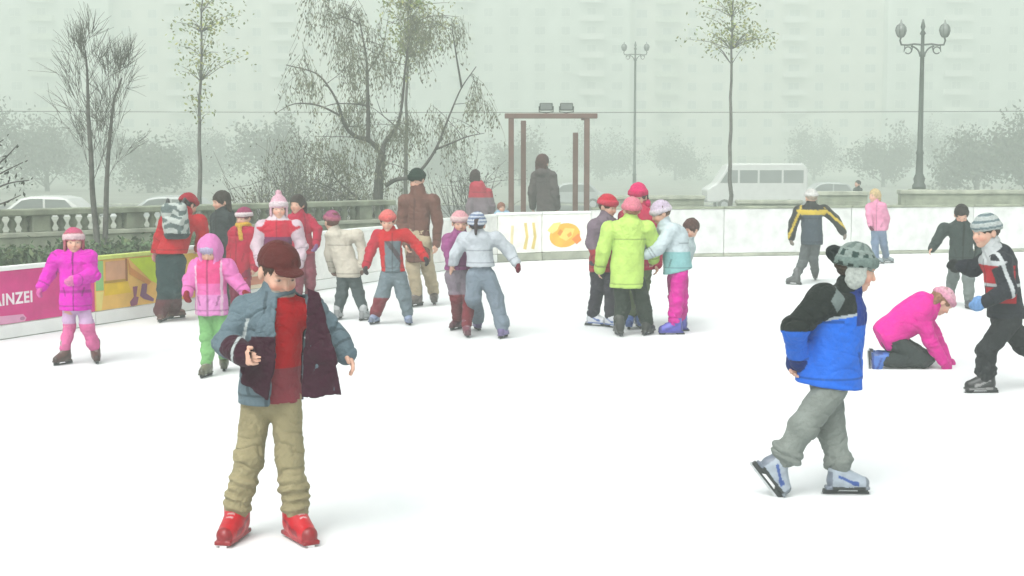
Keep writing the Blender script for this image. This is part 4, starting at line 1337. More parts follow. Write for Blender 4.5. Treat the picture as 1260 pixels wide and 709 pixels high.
# --- boy in the cap (nearest)
p = Person('boy in brown cap and open slate blue jacket over a red jumper, nearest skater', 340, 297, 662, 0, head_yaw=32, head_pitch=24,
    joints=dict(head=(343, 333, -.03), pelvis=(334, 478), sl=(381, 382, .0), sr=(305, 382, .0), er=(279, 424, -.06), wr=(300, 437, -.26), el=(402, 404, .03), wl=(424, 434, -.02),
                kl=(356, 560, -.03), kr=(307, 562, -.03)),
    feet=dict(r=dict(at=(291, 664), yaw=-10), l=dict(at=(365, 665), yaw=32)), headk=1.06)
P1 = p
p.body()
slate = np.array(lin(112, 132, 142)); navy = np.array(lin(64, 24, 44))
def jk(V, N, T):
    C = fillc(V, slate); q = p.loc(V); r_ = V - p.j['pelvis']; r_[:, 2] = 0; C[(np.sum(N * r_, 1) < 0) & T['torso'] & (np.abs(q[:, 0]) < .17)] = navy
    if 'sleeve' in T:
        w = p.j['wr']; d = np.linalg.norm(V - w, axis=1); C[(d < .165) & T['sleeve']] = navy
        e = np.linalg.norm(V - p.j['wl'], axis=1); C[(e < .03) & T['sleeve']] = slate * .6
        # pale piping down the chest
    pip = (np.abs(q[:, 0] + .105 - (q[:, 2] - .9) * .25) < .007) & (q[:, 2] > .72) & (q[:, 2] < .99) & (q[:, 1] > .03)
    C[pip] = lin(205, 215, 215)
    return C
wedge = [p.px(u_, v_, -.15) + np.array([0, -.3, 0]) for u_, v_ in ((338, 368), (370, 360), (385, 440), (388, 520), (330, 520))]
cutw = slab(wedge, .47, .012, op='s')
p.jacket(jk, p.zp(494), puff=1.06, folds=(.013, .17, 1.3), cuts=[cutw], shell=.022, squash=1.02, flare=1.06)
lin_prims = []
# the open right half swings out and shows its dark lining
flA = [p.px(u_, v_, -.175) for u_, v_ in ((377, 354), (393, 360), (407, 410), (413, 446), (374, 446))]
flB = [p.px(u_, v_, -.175) for u_, v_ in ((374, 430), (410, 430), (421, 487), (370, 490))]
def flapc(V, N, T):
    return np.where((V[:, 1] < p.D - .175 + .0125)[:, None], navy * np.ones((len(V), 3)), slate)
p.mesh('jacket_front', [slab(flA, .018, .02), slab(flB, .018, .02)], 'fabric', flapc, (.012, .20, .35))
fl2 = [p.px(331, 374, -.17), p.px(338, 368, -.17), p.px(339, 440, -.2), p.px(331, 492, -.19), p.px(300, 470, -.17), p.px(297, 440, -.17)]
p.mesh('jacket_front', [slab(fl2, .018, .01)], 'fabric', lambda V, N, T: np.where(((V[:, 2] < p.zp(408)) & (V[:, 2] > p.zp(487)))[:, None], navy, slate), (.010, .12, 1.0))
red = np.array(lin(196, 14, 30))
p.jacket(lambda V, N, T: np.where(T['collar'][:, None], np.array(lin(176, 168, 156)), np.where((V[:, 2] < p.zp(449))[:, None], np.array(lin(150, 62, 74)), red)), p.zp(492), puff=.95, folds=(.006, .12, .8), collar=True, name='jumper', squash=1.08, arms='')
p.trousers(lin(168, 158, 122), baggy=.93, folds=(.009, .11, 1.2), foldlow=4, cuff=.0)
p.skates(lin(205, 12, 36), 'white_plastic', trim=lin(150, 10, 34), sole=lin(180, 12, 36), cuffcol=lin(110, 10, 40), tall=.02, big=1.2)
p.cap_hat(lin(98, 40, 38))
p.hair(lin(84, 58, 44), vol=.95)

# --- boy in blue, right
p = Person('boy in grey patterned beanie and blue jacket with black shoulders, hands behind his back', 1022, 290, 609, 90, head_yaw=82, head_pitch=13,
    joints=dict(head=(1053, 331, 0), neck=(1041, 359, .0), chest=(1028, 386), pelvis=(1020, 468), sr=(1014, 368, -.115), sl=(1034, 372, .12), er=(977, 404, -.14), wr=(984, 442, -.03), el=(985, 410, .16), wl=(980, 446, .05),
                kl=(1024, 535, .06), kr=(988, 525, -.08)),
    feet=dict(l=dict(at=(1034, 609), yaw=88), r=dict(ankle=(961, 570, -.06), yaw=90, pitch=52)), headk=1.0)
p.body()
blue = np.array(lin(34, 116, 236)); blk = np.array(lin(34, 40, 38)); pale = np.array(lin(190, 200, 205))
def bj(V, N, T, p=p):
    C = fillc(V, blue); q = p.loc(V)
    x = V[:, 0]; zz = p.zp(388) + (x - p.px(1020, 394)[0]) * .14
    top = (V[:, 2] > zz) & (T['torso'] | T['collar'] | T.get('hood', T['torso'])); C[top] = blk
    C[(np.abs(V[:, 2] - zz) < .007) & T['torso']] = pale
    sl = T['sleeve']; C[sl & (V[:, 2] > p.zp(402))] = blk
    C[sl & (V[:, 2] < p.zp(441))] = np.array(lin(24, 50, 120))
    dx = np.abs(x - p.px(1022, 362)[0]) / .042; dz = np.abs(V[:, 2] - p.zp(366)) / .062
    C[(dx + dz < 1) & (N[:, 1] < 0)] = lin(128, 142, 140)
    fr = (q[:, 1] > .105) & (V[:, 2] > p.zp(398)); C[fr] = lin(30, 62, 150)
    C[T['collar'] & (V[:, 2] < p.zp(358))] = lin(28, 56, 140)
    zip_ = (np.abs(q[:, 0]) < .010) & (q[:, 1] > 0); C[zip_] = blk
    return C
p.jacket(bj, p.zp(473), puff=1.12, folds=(.013, .15, 1.0), squash=.92, hemn=(-.12, 0, -1), flare=1.07)
p.trousers(lin(142, 150, 144), baggy=1.06, folds=(.008, .11, .9), foldlow=2, cuff=-.02)
p.skates(lin(172, 184, 196), 'black_plastic', trim=lin(46, 84, 160), cuffcol=lin(38, 44, 44), tall=.05, big=1.03, sole=lin(40, 46, 46))
def bh(V, N, T, p=p):
    q = p.hloc(V); g = np.array(lin(150, 166, 160)); d = np.array(lin(62, 84, 80)); C = fillc(V, g)
    ang = np.arctan2(q[:, 0], q[:, 1])
    C[(q[:, 2] > .055) & (q[:, 2] < .088) & (np.sin(ang * 9) + .5 * np.sin(ang * 21 + q[:, 2] * 90) > .1)] = d
    C[(q[:, 2] > .100) & (np.sin(ang * 7) > .2)] = np.array(lin(116, 134, 128))
    if 'fold' in T: C[T['fold']] = np.array(lin(128, 148, 142)); C[T['fold'] & (q[:, 2] < .018 + .008 * np.sign(np.sin(ang * 12)))] = lin(44, 58, 54)
    if 'flap' in T: C[T['flap']] = lin(200, 208, 202)
    if 'droop' in T: C[T['droop']] = lin(36, 44, 44)
    return C
p.beanie(bh, fold=1, tall=.012, flaps=1, droop=(0, -.125, .055))
p.hair(lin(74, 56, 42), vol=.98)

# --- kneeling girl in hot pink
p = Person('girl in hot pink jacket kneeling on hands and knees on the ice', 1120, 330, 453, 90, head_yaw=92, head_pitch=48,
    joints=dict(head=(1159, 371, 0), neck=(1143, 373), chest=(1131, 381), pelvis=(1098, 414), sl=(1136, 386, .11), sr=(1132, 388, -.10), er=(1145, 420, -.10), wr=(1160, 444, -.09), el=(1152, 418, .13), wl=(1164, 442, .16),
                hl=(1098, 416, .07), hr=(1097, 418, -.06), kl=(1140, 441, .08), kr=(1136, 443, -.06)),
    feet=dict(l=dict(ankle=(1088, 440, .09), yaw=90, pitch=84), r=dict(ankle=(1086, 443, -.07), yaw=90, pitch=84)), D=gnd(1120, 453)[1], headk=1.0)
p.k = 1.0; p.hs = .98; p.AH = .125
p.body()
pk = np.array(lin(245, 36, 170))
def kneel_jacket(p):
    j = p.j
    pr = [cap(j['sl'], j['sr'], .07, None, .03, 'torso'), cap(j['chest'], j['pelvis'] + [-.03, 0, .02], .122, .14, .04, 'torso'),
          cap(j['chest'] + [.02, 0, .0], j['chest'] + [-.10, 0, -.08], .13, .135, .04, 'torso'),
          ell(j['neck'] + np.array([-.055, 0, .045]), (.06, .10, .05), None, .03, 'hood'), cap(j['neck'] + [-.02, 0, -.01], j['neck'] + [.04, 0, 0], .085, .075, .02, 'collar')]
    for sd in 'lr':
        e, w = j['e' + sd], j['w' + sd]; pr += [cap(j['s' + sd], e, .066, .055, .03, 'sleeve'), cap(e, w, .055, .045, .02, 'sleeve')]
    nn = unit(np.array([-1, 0, -.55]))
    p.mesh('jacket', pr + [plane(j['pelvis'] + nn * .10, nn)], 'fabric', pk, (.012, .14, 1.0))
kneel_jacket(p)
p.trousers(lin(58, 66, 66), baggy=.95, folds=(.008, .12, 1.0), cuff=-.02)
p.skates(lin(70, 120, 205), 'black_plastic', trim=lin(40, 70, 150), tall=.03)
p.hair(lin(160, 118, 88), length=.03)
p.beanie(lin(246, 190, 208), fold=lin(240, 170, 196), low=-.004)
p.gloves(lin(232, 40, 160))

# --- boy at right edge
p = Person('boy in grey striped beanie and black, red and white jacket striding at the right edge', 1228, 259, 482, -84, head_yaw=-70, head_pitch=8,
    joints=dict(head=(1213, 285, 0), neck=(1222, 306), chest=(1230, 325), pelvis=(1238, 388), sl=(1232, 322, -.12), sr=(1216, 320, .12), er=(1198, 331, .2), wr=(1184, 328, .22), el=(1240, 358, -.16), wl=(1213, 371, -.20),
                kl=(1214, 430, -.08), kr=(1262, 425, .08)),
    feet=dict(l=dict(at=(1212, 484), yaw=-86), r=dict(ankle=(1290, 452, .10), yaw=-86, pitch=40)), headk=1.04)
p.body()
rd = np.array(lin(196, 22, 44)); wt = np.array(lin(206, 212, 214)); dk = np.array(lin(42, 44, 54))
def ej(V, N, T, p=p):
    C = fillc(V, dk); q = p.loc(V); z = q[:, 2]
    tor = T['torso']
    C[tor & (z < .93) & (z > .80) & (q[:, 1] > -.01)] = rd
    C[tor & (z > .93) & (z < .99) & (q[:, 1] > .05)] = wt
    C[tor & (np.abs(z - .785) < .012)] = wt
    C[tor & (z < .77) & (z > .64) & (q[:, 1] > -.01) & (q[:, 0] > -.02)] = rd
    C[tor & (z < .66)] = dk
    sl = T['sleeve']; e = np.linalg.norm(V - (p.j['el'] * .6 + p.j['wl'] * .4), axis=1)
    C[sl & (e < .055)] = rd
    m = p.j['sl'] * .5 + p.j['el'] * .5; C[sl & (np.abs((V - m) @ np.array([1.0, 0, .35])) < .014)] = wt
    C[T['collar'] & (q[:, 1] > .07)] = wt
    return C
p.jacket(ej, p.zp(391), puff=1.05, folds=(.011, .14, 1), hood='down', squash=1.1)
p.trousers(lin(44, 46, 50), baggy=1.12, folds=(.013, .13, 1.1), foldlow=2)
p.skates(lin(40, 42, 44), 'black_plastic', trim=lin(150, 150, 150), tall=.06, big=1.08)
p.beanie(bands([lin(196, 206, 204), lin(196, 206, 204), lin(118, 140, 146)], 0, .014)(p), fold=1, tall=.006, flaps=None)
p.hair(lin(70, 52, 40), vol=.97)
p.gloves(lin(120, 165, 220), 'l', .010); p.gloves(lin(48, 50, 52), 'r')

# --- boy in the dark coat behind him
p = Person('dark haired boy in dark green coat and grey trousers looking down at the ice', 1181, 247, 380, -8, head_yaw=-10, head_pitch=34,
    joints=dict(head=(1183, 264, -.06), sl=(1199, 283), sr=(1162, 281), er=(1153, 296, -.04), wr=(1147, 305, -.08), el=(1206, 305), wl=(1204, 322, -.06)),
    feet=dict(r=dict(at=(1168, 374), yaw=-20), l=dict(at=(1192, 381), yaw=4)))
p.body(); p.jacket(lambda V, N, T, p=p: np.where(((np.abs(p.loc(V)[:, 0]) < .010) & (N[:, 1] < 0))[:, None], np.array(lin(30, 36, 36)), np.array(lin(58, 70, 68))), p.zp(321), puff=1.08, hood='down')
p.trousers(lin(126, 136, 134), baggy=1.05); p.skates(lin(60, 66, 76)); p.hair(lin(44, 36, 32)); p.gloves(lin(60, 58, 60), 'l')

# --- far child in pale pink
p = Person('small far child in pale pink jacket and jeans with blond hair', 1080, 233, 326, -35, head_yaw=-60,
    joints=dict(head=(1076, 241, 0), wr=(1071, 277, -.08), er=(1069, 264, -.04), wl=(1090, 280, .02)),
    feet=dict(r=dict(at=(1078, 325), yaw=70), l=dict(at=(1090, 324), yaw=70)))
p.body(); p.jacket(lin(244, 160, 196), p.zp(284), puff=1.05, hood='down'); p.trousers(lin(138, 160, 190)); p.skates(lin(160, 175, 180)); p.hair(lin(214, 190, 140), length=.02, vol=1.05); p.gloves(lin(120, 50, 80), 'r')

# --- yellow and black
p = Person('skater seen from behind in dark jacket with a yellow chest band', 998, 231, 350, 176, head_yaw=190, head_pitch=8,
    joints=dict(head=(998, 243), sl=(983, 259), sr=(1014, 258), el=(976, 276), wl=(974, 292), er=(1028, 270), wr=(1037, 285), kl=(988, 322), kr=(1001, 320)),
    feet=dict(l=dict(at=(979, 351), yaw=-125), r=dict(at=(1003, 345), yaw=170)))
p.body()
def yj(V, N, T, p=p):
    C = fillc(V, lin(70, 82, 94)); z = V[:, 2]; C[z > p.zp(258)] = lin(54, 54, 54)
    band = (z < p.zp(258.5)) & (z > p.zp(264.5)); C[band & T['torso']] = lin(228, 200, 70)
    for a, b in (('sl', 'el'), ('sr', 'er'), ('el', 'wl'), ('er', 'wr')):
        pass
    sl = T['sleeve']; C[sl] = lin(56, 56, 54)
    for sd in 'lr':
        c = p.j['s' + sd] * .4 + p.j['e' + sd] * .6; C[sl & (np.abs((V - c) @ unit(np.array([-(p.j['e' + sd] - p.j['s' + sd])[2], 0, (p.j['e' + sd] - p.j['s' + sd])[0]]))) < .016) & (N[:, 1] < 0)] = lin(228, 200, 70)
    return C
p.jacket(yj, p.zp(301), puff=1.1, squash=1.15); p.trousers(lin(92, 98, 100), baggy=.95); p.skates(lin(96, 98, 100))
p.hair(lin(196, 180, 160), vol=.98); p.beanie(lin(222, 222, 218), fold=lin(235, 235, 232)); p.gloves(lin(150, 140, 130))

# --- lime coat group
p = Person('child in long lime green coat and black trousers seen from behind', 771, 238, 413, 182, head_yaw=190,
    joints=dict(head=(777, 258, 0), sl=(750, 282, 0), sr=(796, 281, 0), el=(742, 308, -.02), wl=(738, 330, .04), er=(805, 302, .06), wr=(804, 318, .14), kl=(766, 378), kr=(792, 378)),
    feet=dict(l=dict(at=(762, 414), yaw=-170), r=dict(at=(796, 413), yaw=150)))
p.body(); p.jacket(lin(206, 242, 126), p.zp(354), puff=1.16, hood='down', folds=(.012, .15, 1.4), squash=1.15, flare=1.06)
p.trousers(lin(46, 56, 48), baggy=1.05, folds=(.011, .10, 1.5)); p.skates(lin(60, 62, 58), tall=.04)
p.hair(lin(180, 120, 90), vol=.97); p.beanie(lin(240, 140, 160), fold=lin(236, 128, 150), low=.012)

p = Person('child in grey lilac coat with red hem and crimson hat, left of the lime coat', 740, 236, 404, 40, head_yaw=50, head_pitch=14,
    joints=dict(head=(748, 254, .02), sl=(752, 276, .08), sr=(732, 278, -.05), er=(728, 300, -.06), wr=(735, 318, -.12)),
    feet=dict(r=dict(at=(730, 402), yaw=62), l=dict(at=(751, 404), yaw=35)))
p.body(); p.jacket(lambda V, N, T, p=p: np.where((V[:, 2] < p.zp(306))[:, None], np.array(lin(176, 56, 70)), np.array(lin(134, 118, 132))), p.zp(334), puff=1.02)
p.trousers(lin(66, 62, 74), baggy=1.0); p.skates(lin(226, 230, 236), trim=lin(80, 110, 180)); p.hair(lin(90, 60, 46)); p.beanie(lin(214, 36, 66), fold=lin(222, 60, 90), pom=None)

p = Person('child in hot pink hat with bobble, half hidden behind the lime coat', 785, 220, 404, -10, head_yaw=-15, head_pitch=10,
    joints=dict(head=(785, 242, .1)), feet=dict(r=dict(at=(774, 405), yaw=-5), l=dict(at=(786, 404), yaw=5)))
p.body(); p.jacket(lin(206, 50, 90), p.zp(332), hood='down'); p.trousers(lin(112, 126, 90)); p.skates(lin(90, 125, 205)); p.hair(lin(70, 46, 40), length=.02)
p.beanie(lin(240, 44, 120), fold=lin(232, 40, 110), tall=.01, droop=(.09, -.01, -.07))

p = Person('child in white jacket and magenta trousers bending towards the lime coat', 826, 246, 411, -76, head_yaw=-80, head_pitch=24,
    joints=dict(head=(813, 262, -.04), pelvis=(834, 330), chest=(830, 292), sl=(826, 283, -.10), sr=(818, 283, .10), el=(812, 304, -.14), wl=(797, 313, -.12), er=(806, 300, .1), wr=(795, 308, .1), kl=(832, 368, -.05), kr=(838, 366, .05)),
    feet=dict(l=dict(at=(830, 412), yaw=-84), r=dict(at=(836, 408), yaw=-80)))
p.body(); p.jacket(lambda V, N, T, p=p: np.where((V[:, 2] < p.zp(309))[:, None] & T['torso'][:, None], np.array(lin(150, 205, 208)), np.where((V[:, 2] < p.zp(331))[:, None], np.array(lin(62, 84, 96)), np.array(lin(214, 230, 236)))), p.zp(334), puff=1.1, squash=1.05, hemn=(.25, 0, -1))
p.trousers(lin(232, 28, 170), baggy=1.06, cuff=0); p.skates(lin(92, 92, 200), 'black_plastic', trim=lin(70, 70, 160), tall=.02, big=1.15); p.hair(lin(110, 80, 60)); p.beanie(lin(222, 206, 228), fold=lin(236, 226, 238), low=.014)

p = Person('small brown haired child just right of the bending child in white', 845, 269, 402, -20, head_yaw=-50, head_pitch=18,
    joints=dict(head=(850, 282, .05), pelvis=(834, 340, .1), sl=(842, 298, .08), sr=(830, 298, .12), el=(838, 316, .16), er=(826, 316, .14), wl=(830, 328, .18), wr=(822, 326, .16)), feet=dict(r=dict(at=(833, 401), yaw=-40), l=dict(at=(840, 401), yaw=-40)))
p.body(); p.jacket(lin(196, 214, 218), p.zp(332), puff=.95, collar=True); p.trousers(lin(206, 60, 150)); p.skates(lin(110, 110, 190)); p.hair(lin(92, 58, 52), vol=1.03)

# --- white jacket, striped hat, from behind
p = Person('child in white jacket with blue striped hat seen from behind, arms out', 592, 256, 416, 184, head_yaw=176,
    joints=dict(head=(587, 276, 0), sl=(572, 294), sr=(611, 293), el=(561, 313, .02), wl=(556, 330, .1), er=(625, 308, 0), wr=(634, 322, -.04), kl=(582, 366, 0), kr=(610, 366)),
    feet=dict(l=dict(at=(588, 407), yaw=-165), r=dict(at=(618, 417), yaw=160)))
p.body(); p.jacket(lin(206, 214, 222), p.zp(328), puff=1.06, hood='down', folds=(.010, .13, 1.2), squash=1.15)
p.trousers(lin(132, 146, 160), baggy=1.22, folds=(.012, .14, 1.0)); p.skates(lin(150, 130, 190), trim=lin(90, 80, 150), tall=.03); p.hair(lin(70, 56, 60), tail=True)
p.beanie(bands([lin(222, 230, 240), lin(110, 130, 170)], 0, .017)(p), fold=1, tall=.004, low=.012); p.gloves(lin(120, 20, 50), 'r', .009)

p = Person('child in plum jacket with pale pink hat beside the striped hat', 563, 258, 413, 15, head_yaw=10, head_pitch=10,
    joints=dict(head=(566, 274, .05), er=(551, 305, -.05), wr=(554, 322, -.1), kr=(562, 366), kl=(578, 368)), feet=dict(r=dict(at=(563, 406), yaw=-30), l=dict(at=(574, 415), yaw=10)))
p.body(); p.jacket(lin(160, 84, 140), p.zp(332), puff=1.0); p.trousers(lambda V, N, T, p=p: np.where((V[:, 2] < p.zp(362))[:, None], np.array(lin(128, 44, 58)), np.array(lin(140, 128, 140)))); p.skates(lin(120, 60, 80), tall=.04); p.hair(lin(120, 80, 60)); p.beanie(lin(240, 178, 186), fold=lin(246, 214, 214))

# --- red jacket, salmon hat
p = Person('child in red jacket and grey bib trousers with salmon hat, arms spread wide', 480, 257, 400, 0, head_yaw=0, head_pitch=12,
    joints=dict(head=(477, 272, -.03), pelvis=(484, 336), sl=(499, 288), sr=(465, 289), er=(456, 308, -.02), wr=(451, 326, -.06), el=(512, 301, 0), wl=(522, 316, -.06), kl=(497, 364, -.02), kr=(470, 364, -.02)),
    feet=dict(r=dict(at=(462, 399), yaw=-20), l=dict(at=(502, 400), yaw=15)))
p.body()
def rj(V, N, T, p=p):
    q = p.loc(V); C = fillc(V, lin(214, 30, 44)); m = T['torso'] & (np.abs(q[:, 0]) < .085) & (q[:, 2] < .96) & (N[:, 1] < .2); C[m] = lin(122, 138, 146)
    C[m & (np.abs(q[:, 0] - .02 - (q[:, 2] - .85) * -.7) < .03)] = lin(96, 86, 92)
    C[T['sleeve'] & (V[:, 0] < p.j['pelvis'][0])] = lin(200, 40, 66)
    return C
p.jacket(rj, p.zp(334), puff=1.0, squash=1.15)
p.trousers(lambda V, N, T, p=p: np.where(((V[:, 2] < p.zp(366)) & (V[:, 0] < p.j['pelvis'][0]))[:, None], np.array(lin(140, 52, 66)), np.array(lin(124, 140, 148))), baggy=1.16, folds=(.012, .13, 1.0), cuff=0)
p.skates(lin(150, 165, 195), trim=lin(90, 110, 160), tall=.03); p.hair(lin(90, 60, 50)); p.beanie(lin(242, 128, 124), fold=lin(240, 112, 110)); p.gloves(lin(70, 60, 64))

# --- cream jacket, from behind
p = Person('child in cream jacket and dark trousers with mauve hat seen from behind', 425, 258, 394, 165, head_yaw=215,
    joints=dict(head=(408, 272, 0), pelvis=(429, 334), sl=(408, 291), sr=(440, 289), el=(405, 312, .05), wl=(409, 330, .12), er=(447, 309), wr=(446, 328), kl=(421, 362), kr=(441, 362)),
    feet=dict(l=dict(at=(416, 394), yaw=170), r=dict(at=(448, 395), yaw=150)))
p.body(); p.jacket(lin(226, 220, 204), p.zp(341), puff=1.08, squash=1.15, hood='down'); p.trousers(lin(84, 96, 98), baggy=1.08); p.skates(lin(190, 196, 198), tall=.03); p.hair(lin(120, 70, 56)); p.beanie(lin(172, 92, 130), fold=lin(190, 110, 130)); p.gloves(lin(150, 120, 110))

# --- adult in brown coat
p = Person('tall adult in brown coat and dark green cap behind the salmon hat', 515, 207, 379, -20, head_yaw=-30, head_pitch=20,
    joints=dict(head=(513, 221, 0), neck=(514, 237), sl=(533, 246), sr=(498, 247), el=(539, 273), wl=(537, 300, -.05), er=(495, 275), wr=(500, 300, -.08)), feet=dict(r=dict(at=(513, 378), yaw=-30), l=dict(at=(534, 375), yaw=5)), headk=.95)
p.body(); p.jacket(lin(126, 88, 78), p.zp(322), puff=.88); p.trousers(lin(206, 190, 160), baggy=.95); p.skates(lin(110, 100, 96)); p.hair(lin(60, 50, 44)); p.beanie(lin(38, 58, 48), fold=lin(44, 64, 54))

# --- girl in white and red, white hat
p = Person('girl in red top with white sleeves and tall white hat behind the cap boy', 343, 230, 398, 5, head_yaw=12,
    joints=dict(head=(343, 257, 0), sl=(364, 279), sr=(323, 280), er=(316, 301), wr=(320, 322, -.08), el=(371, 303), wl=(368, 325, -.06)))
p.body()
def wj(V, N, T, p=p):
    C = fillc(V, lin(214, 24, 66)); C[T['sleeve']] = lin(226, 204, 216); q = p.loc(V)
    C[T['collar']] = lin(240, 225, 232); C[(q[:, 2] > 1.0)] = lin(240, 225, 232); C[T['torso'] & (q[:, 2] < .84)] = lin(120, 50, 96); return C
p.jacket(wj, p.zp(330), puff=1.02); p.trousers(lin(84, 56, 80)); p.skates(lin(220, 220, 225)); p.hair(lin(110, 70, 60), length=.03)
p.beanie(lin(244, 196, 214), fold=lin(248, 232, 238), tall=.022, flaps=lin(244, 200, 216), pom=lin(240, 190, 206))

p = Person('dark haired girl in crimson coat right of the tall white hat', 374, 236, 376, 30, head_yaw=-20,
    joints=dict(head=(366, 252, 0), er=(359, 290), wl=(389, 300, -.08), el=(391, 283)))
p.body(); p.jacket(lin(196, 26, 72), p.zp(312), puff=.98); p.trousers(lin(150, 70, 90)); p.skates(lin(120, 60, 80)); p.hair(lin(62, 50, 44), length=.06, vol=1.04); p.gloves(lin(150, 110, 160))

p = Person('small child in red coat with white headband and yellow scarf', 297, 252, 388, -20, head_yaw=-30, head_pitch=10,
    joints=dict(head=(300, 268, 0)))
p.body(); p.jacket(lin(206, 26, 72), p.zp(345), puff=1.05); p.trousers(lin(150, 40, 80)); p.skates(lin(170, 100, 120)); p.scarf(lin(238, 190, 70)); p.hair(lin(120, 76, 60))
def hb(V, N, T, p=p):
    q = p.hloc(V); C = fillc(V, lin(168, 70, 110)); C[T['fold']] = lin(250, 236, 240); return C
p.beanie(hb, fold=1)

p = Person('little girl in pink jacket with raised lilac hood and green trousers', 262, 285, 463, -4, head_yaw=-6, head_pitch=24,
    joints=dict(head=(258, 308, -.03), sl=(279, 328), sr=(243, 328), er=(234, 346, -.02), wr=(231, 359, -.08), el=(289, 343, -.02), wl=(300, 357, -.06), kr=(256, 415), kl=(275, 415)),
    feet=dict(r=dict(at=(255, 464), yaw=-12), l=dict(at=(276, 456), yaw=10)), headk=.98)
p.body()
def pj(V, N, T, p=p):
    C = fillc(V, lin(244, 120, 190)); q = p.loc(V); C[T['torso'] & (q[:, 2] > .86) & (np.abs(q[:, 0]) < .11)] = lin(244, 84, 150); C[T['torso'] & (q[:, 2] < .76)] = lin(236, 152, 214); C[T['sleeve']] = lin(240, 130, 200)
    C[(np.abs(np.abs(q[:, 0]) - .115) < .010) & T['torso']] = lin(245, 205, 228); return C
p.jacket(pj, p.zp(387), puff=1.1, squash=1.15, flare=1.05); p.hood_up(lin(236, 140, 206)); p.hair(lin(120, 90, 80), vol=.95); p.beanie(lin(206, 196, 224), fold=lin(196, 186, 220), low=.012)
p.trousers(lin(138, 196, 128), baggy=.95, cuff=.0); p.skates(lin(120, 120, 100), tall=.02); p.gloves(lin(150, 24, 40), 'lr', .010)

# --- skater with the backpack, from behind, and the backpack
p = Person('stooping skater in red jacket and baggy dark trousers seen from behind by the yellow board', 208, 237, 397, 165, head_yaw=140, head_pitch=26,
    joints=dict(head=(232, 252, .10), neck=(226, 264, .02), chest=(221, 280, 0), pelvis=(210, 318, -.02), sl=(206, 272, -.02), sr=(246, 272, .04), el=(197, 292, .02), wl=(192, 310, .06), er=(250, 292, .1), wr=(245, 305, .18), kl=(205, 358), kr=(214, 358)),
    feet=dict(l=dict(at=(199, 397), yaw=175), r=dict(at=(214, 393), yaw=140)))
p.body(); p.jacket(lin(206, 18, 40), p.zp(312), puff=1.12, squash=1.1); p.trousers(lambda V, N, T, p=p: np.where((V[:, 2] < p.zp(368))[:, None], np.array(lin(104, 60, 66)), np.array(lin(52, 74, 76))), baggy=1.32, folds=(.014, .15, 1.0), cuff=.02)
p.skates(lin(130, 90, 80), tall=.03); p.hair(lin(60, 40, 36)); p.beanie(lin(180, 22, 50), fold=lin(170, 20, 46)); p.gloves(lin(220, 150, 150), 'l')
bp_ = p.px(216, 272, -.17)
bag = empty('backpack', bp_, 'white and grey patterned backpack on the stooping skater in red', 'backpack')
def bagc(V, N, T):
    C = fillc(V, lin(206, 216, 210)); w = waves(V, .11, 77, 6); C[w > .25] = lin(110, 126, 124); C[V[:, 2] < bp_[2] - .13] = lin(70, 84, 86); return C
A_ = np.array([unit([1, 0, .05]), unit([0, 1, .2]), unit([-.05, -.2, 1])])
me = sdf_mesh('pack', [sbox(bp_, (.135, .075, .19), A_, rd=.06), sbox(bp_ + np.array([0, -.07, -.05]), (.10, .045, .09), A_, .02, rd=.035)], .011, colfn=bagc, folds=(.007, .12, 1), seed=5)
link_mesh('pack', me, M['fabric'], bag)
mb = MB()
for sx in (-.08, .08):
    mb = MB(); mb.tube([bp_ + A_[0] * sx + A_[1] * .05 + A_[2] * .17, bp_ + A_[0] * sx * 1.1 + A_[1] * .13 + A_[2] * .20, bp_ + A_[0] * sx * 1.3 + A_[1] * .24 + A_[2] * .12], .018, 6); mb.build('strap', M['black_plastic'], bag, smooth=True)

p = Person('dark haired youth in black hooded jacket behind the child with the yellow scarf', 276, 232, 380, -40, head_yaw=-55, head_pitch=10, joints=dict(head=(272, 248, 0)))
p.body(); p.jacket(lin(56, 64, 66), p.zp(318), puff=1.0, hood='down'); p.trousers(lin(60, 60, 66)); p.skates(lin(60, 60, 60)); p.hair(lin(58, 48, 40), length=.06, vol=1.06)

# --- girl in magenta, far left
p = Person('girl in magenta jacket and pink leggings in front of the pink lettered board', 90, 277, 448, 8, head_yaw=18, head_pitch=4,
    joints=dict(head=(91, 297, 0), pelvis=(93, 368), sl=(109, 318), sr=(71, 318), er=(61, 336, .0), wr=(52, 352, -.04), el=(114, 338, -.04), wl=(94, 345, -.18), kl=(107, 402), kr=(85, 402)),
    feet=dict(r=dict(at=(80, 449), yaw=-28), l=dict(at=(118, 447), yaw=22)))
p.body()
mg = np.array(lin(242, 36, 208))
def mj(V, N, T, p=p):
    q = p.loc(V); C = fillc(V, mg); C[T['torso'] & (np.abs(q[:, 2] - .70) < .012)] = mg * .6; C[(np.abs(q[:, 0]) < .008) & T['torso'] & (N[:, 1] < 0)] = mg * .55; return C
p.jacket(mj, p.zp(381), puff=1.12, hood='down', folds=(.013, .13, 1.2), squash=1.15, flare=1.08)
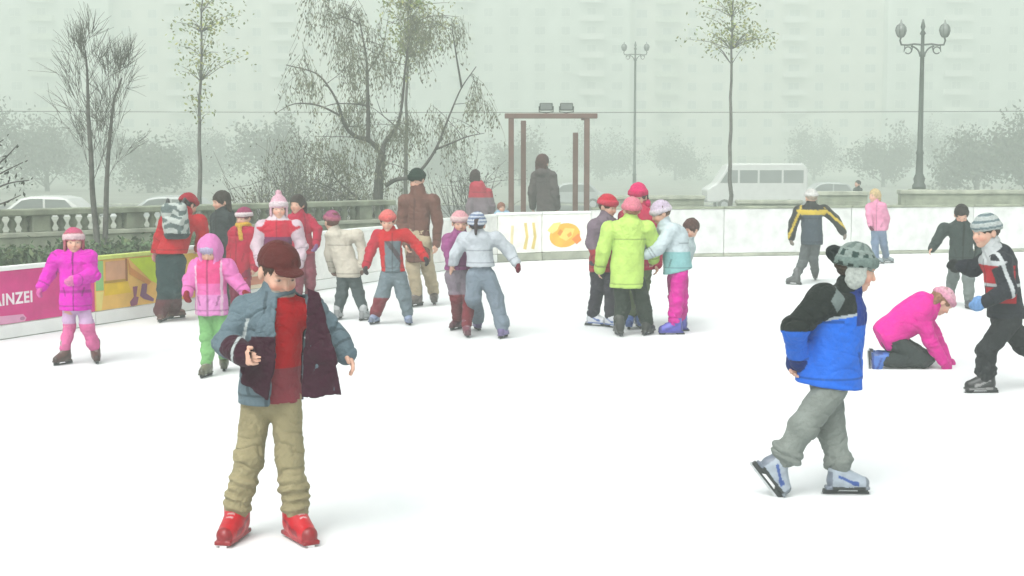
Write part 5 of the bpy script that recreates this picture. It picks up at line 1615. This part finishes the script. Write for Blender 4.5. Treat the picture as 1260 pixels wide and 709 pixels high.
p.trousers(lambda V, N, T, p=p: np.where((V[:, 2] > p.zp(398))[:, None], np.array(lin(232, 196, 236)), np.array(lin(238, 120, 176))), baggy=.9, cuff=-.02); p.skates(lin(92, 62, 56), trim=lin(70, 66, 56), tall=.08)
def gh(V, N, T, p=p):
    q = p.hloc(V); C = fillc(V, lin(200, 110, 124)); C[T['fold']] = lin(246, 214, 220); C[q[:, 2] > .085] = lin(222, 100, 140); return C
p.beanie(gh, fold=1, flaps=1); p.hair(lin(120, 70, 60), length=.02, vol=.98); p.gloves(lin(250, 140, 200), 'l', .006); p.gloves(lin(240, 110, 190), 'r', .006)

# --- onlookers behind the boards
GO = 'onlookers behind the boards'
p = Person('onlooker in red and grey coat turned away behind the corner boards', 592, 203, 330, 150, head_yaw=170, D=27.6, joints=dict(head=(585, 217, 0), sl=(583, 238), sr=(600, 237), wr=(604, 272, .08), er=(605, 254), wl=(579, 272), el=(578, 254)), group=GO)
p.body(); p.jacket(lambda V, N, T, p=p: np.where((V[:, 2] < p.zp(243))[:, None], np.array(lin(146, 132, 142)), np.array(lin(200, 44, 74))), .62, puff=1.1); p.trousers(lin(80, 80, 86)); p.skates(lin(60, 50, 46), None); p.hair(lin(60, 36, 36), length=.02, vol=1.05)
p = Person('brown haired onlooker in dark grey coat standing inside the steel frame', 672, 186, 330, 160, head_yaw=150, D=27.8, joints=dict(head=(668, 200, 0)), group=GO, headk=1.1)
p.body(); p.jacket(lin(92, 84, 84), .62, puff=1.02, hood='down'); p.trousers(lin(70, 70, 74)); p.skates(lin(50, 46, 44), None); p.hair(lin(84, 46, 42), length=.10, vol=1.1)
p = Person('small child in light blue jacket behind the corner boards', 620, 243, 330, 0, head_yaw=20, D=26.4, joints=dict(head=(617, 256, 0)), group=GO)
p.body(); p.jacket(lin(170, 208, 234), .5, puff=1.15); p.trousers(lin(80, 90, 110)); p.skates(lin(60, 60, 66), None); p.hair(lin(150, 92, 70), vol=1.04)
p = Person('dark figure walking between the two right hand parapets', 1054, 221, 270, -60, D=41.5, z0=0.0, group=GO, joints={})
p.body(); p.jacket(lin(66, 78, 74), .6); p.trousers(lin(60, 66, 66)); p.skates(lin(40, 40, 40), None); p.hair(lin(56, 58, 52))
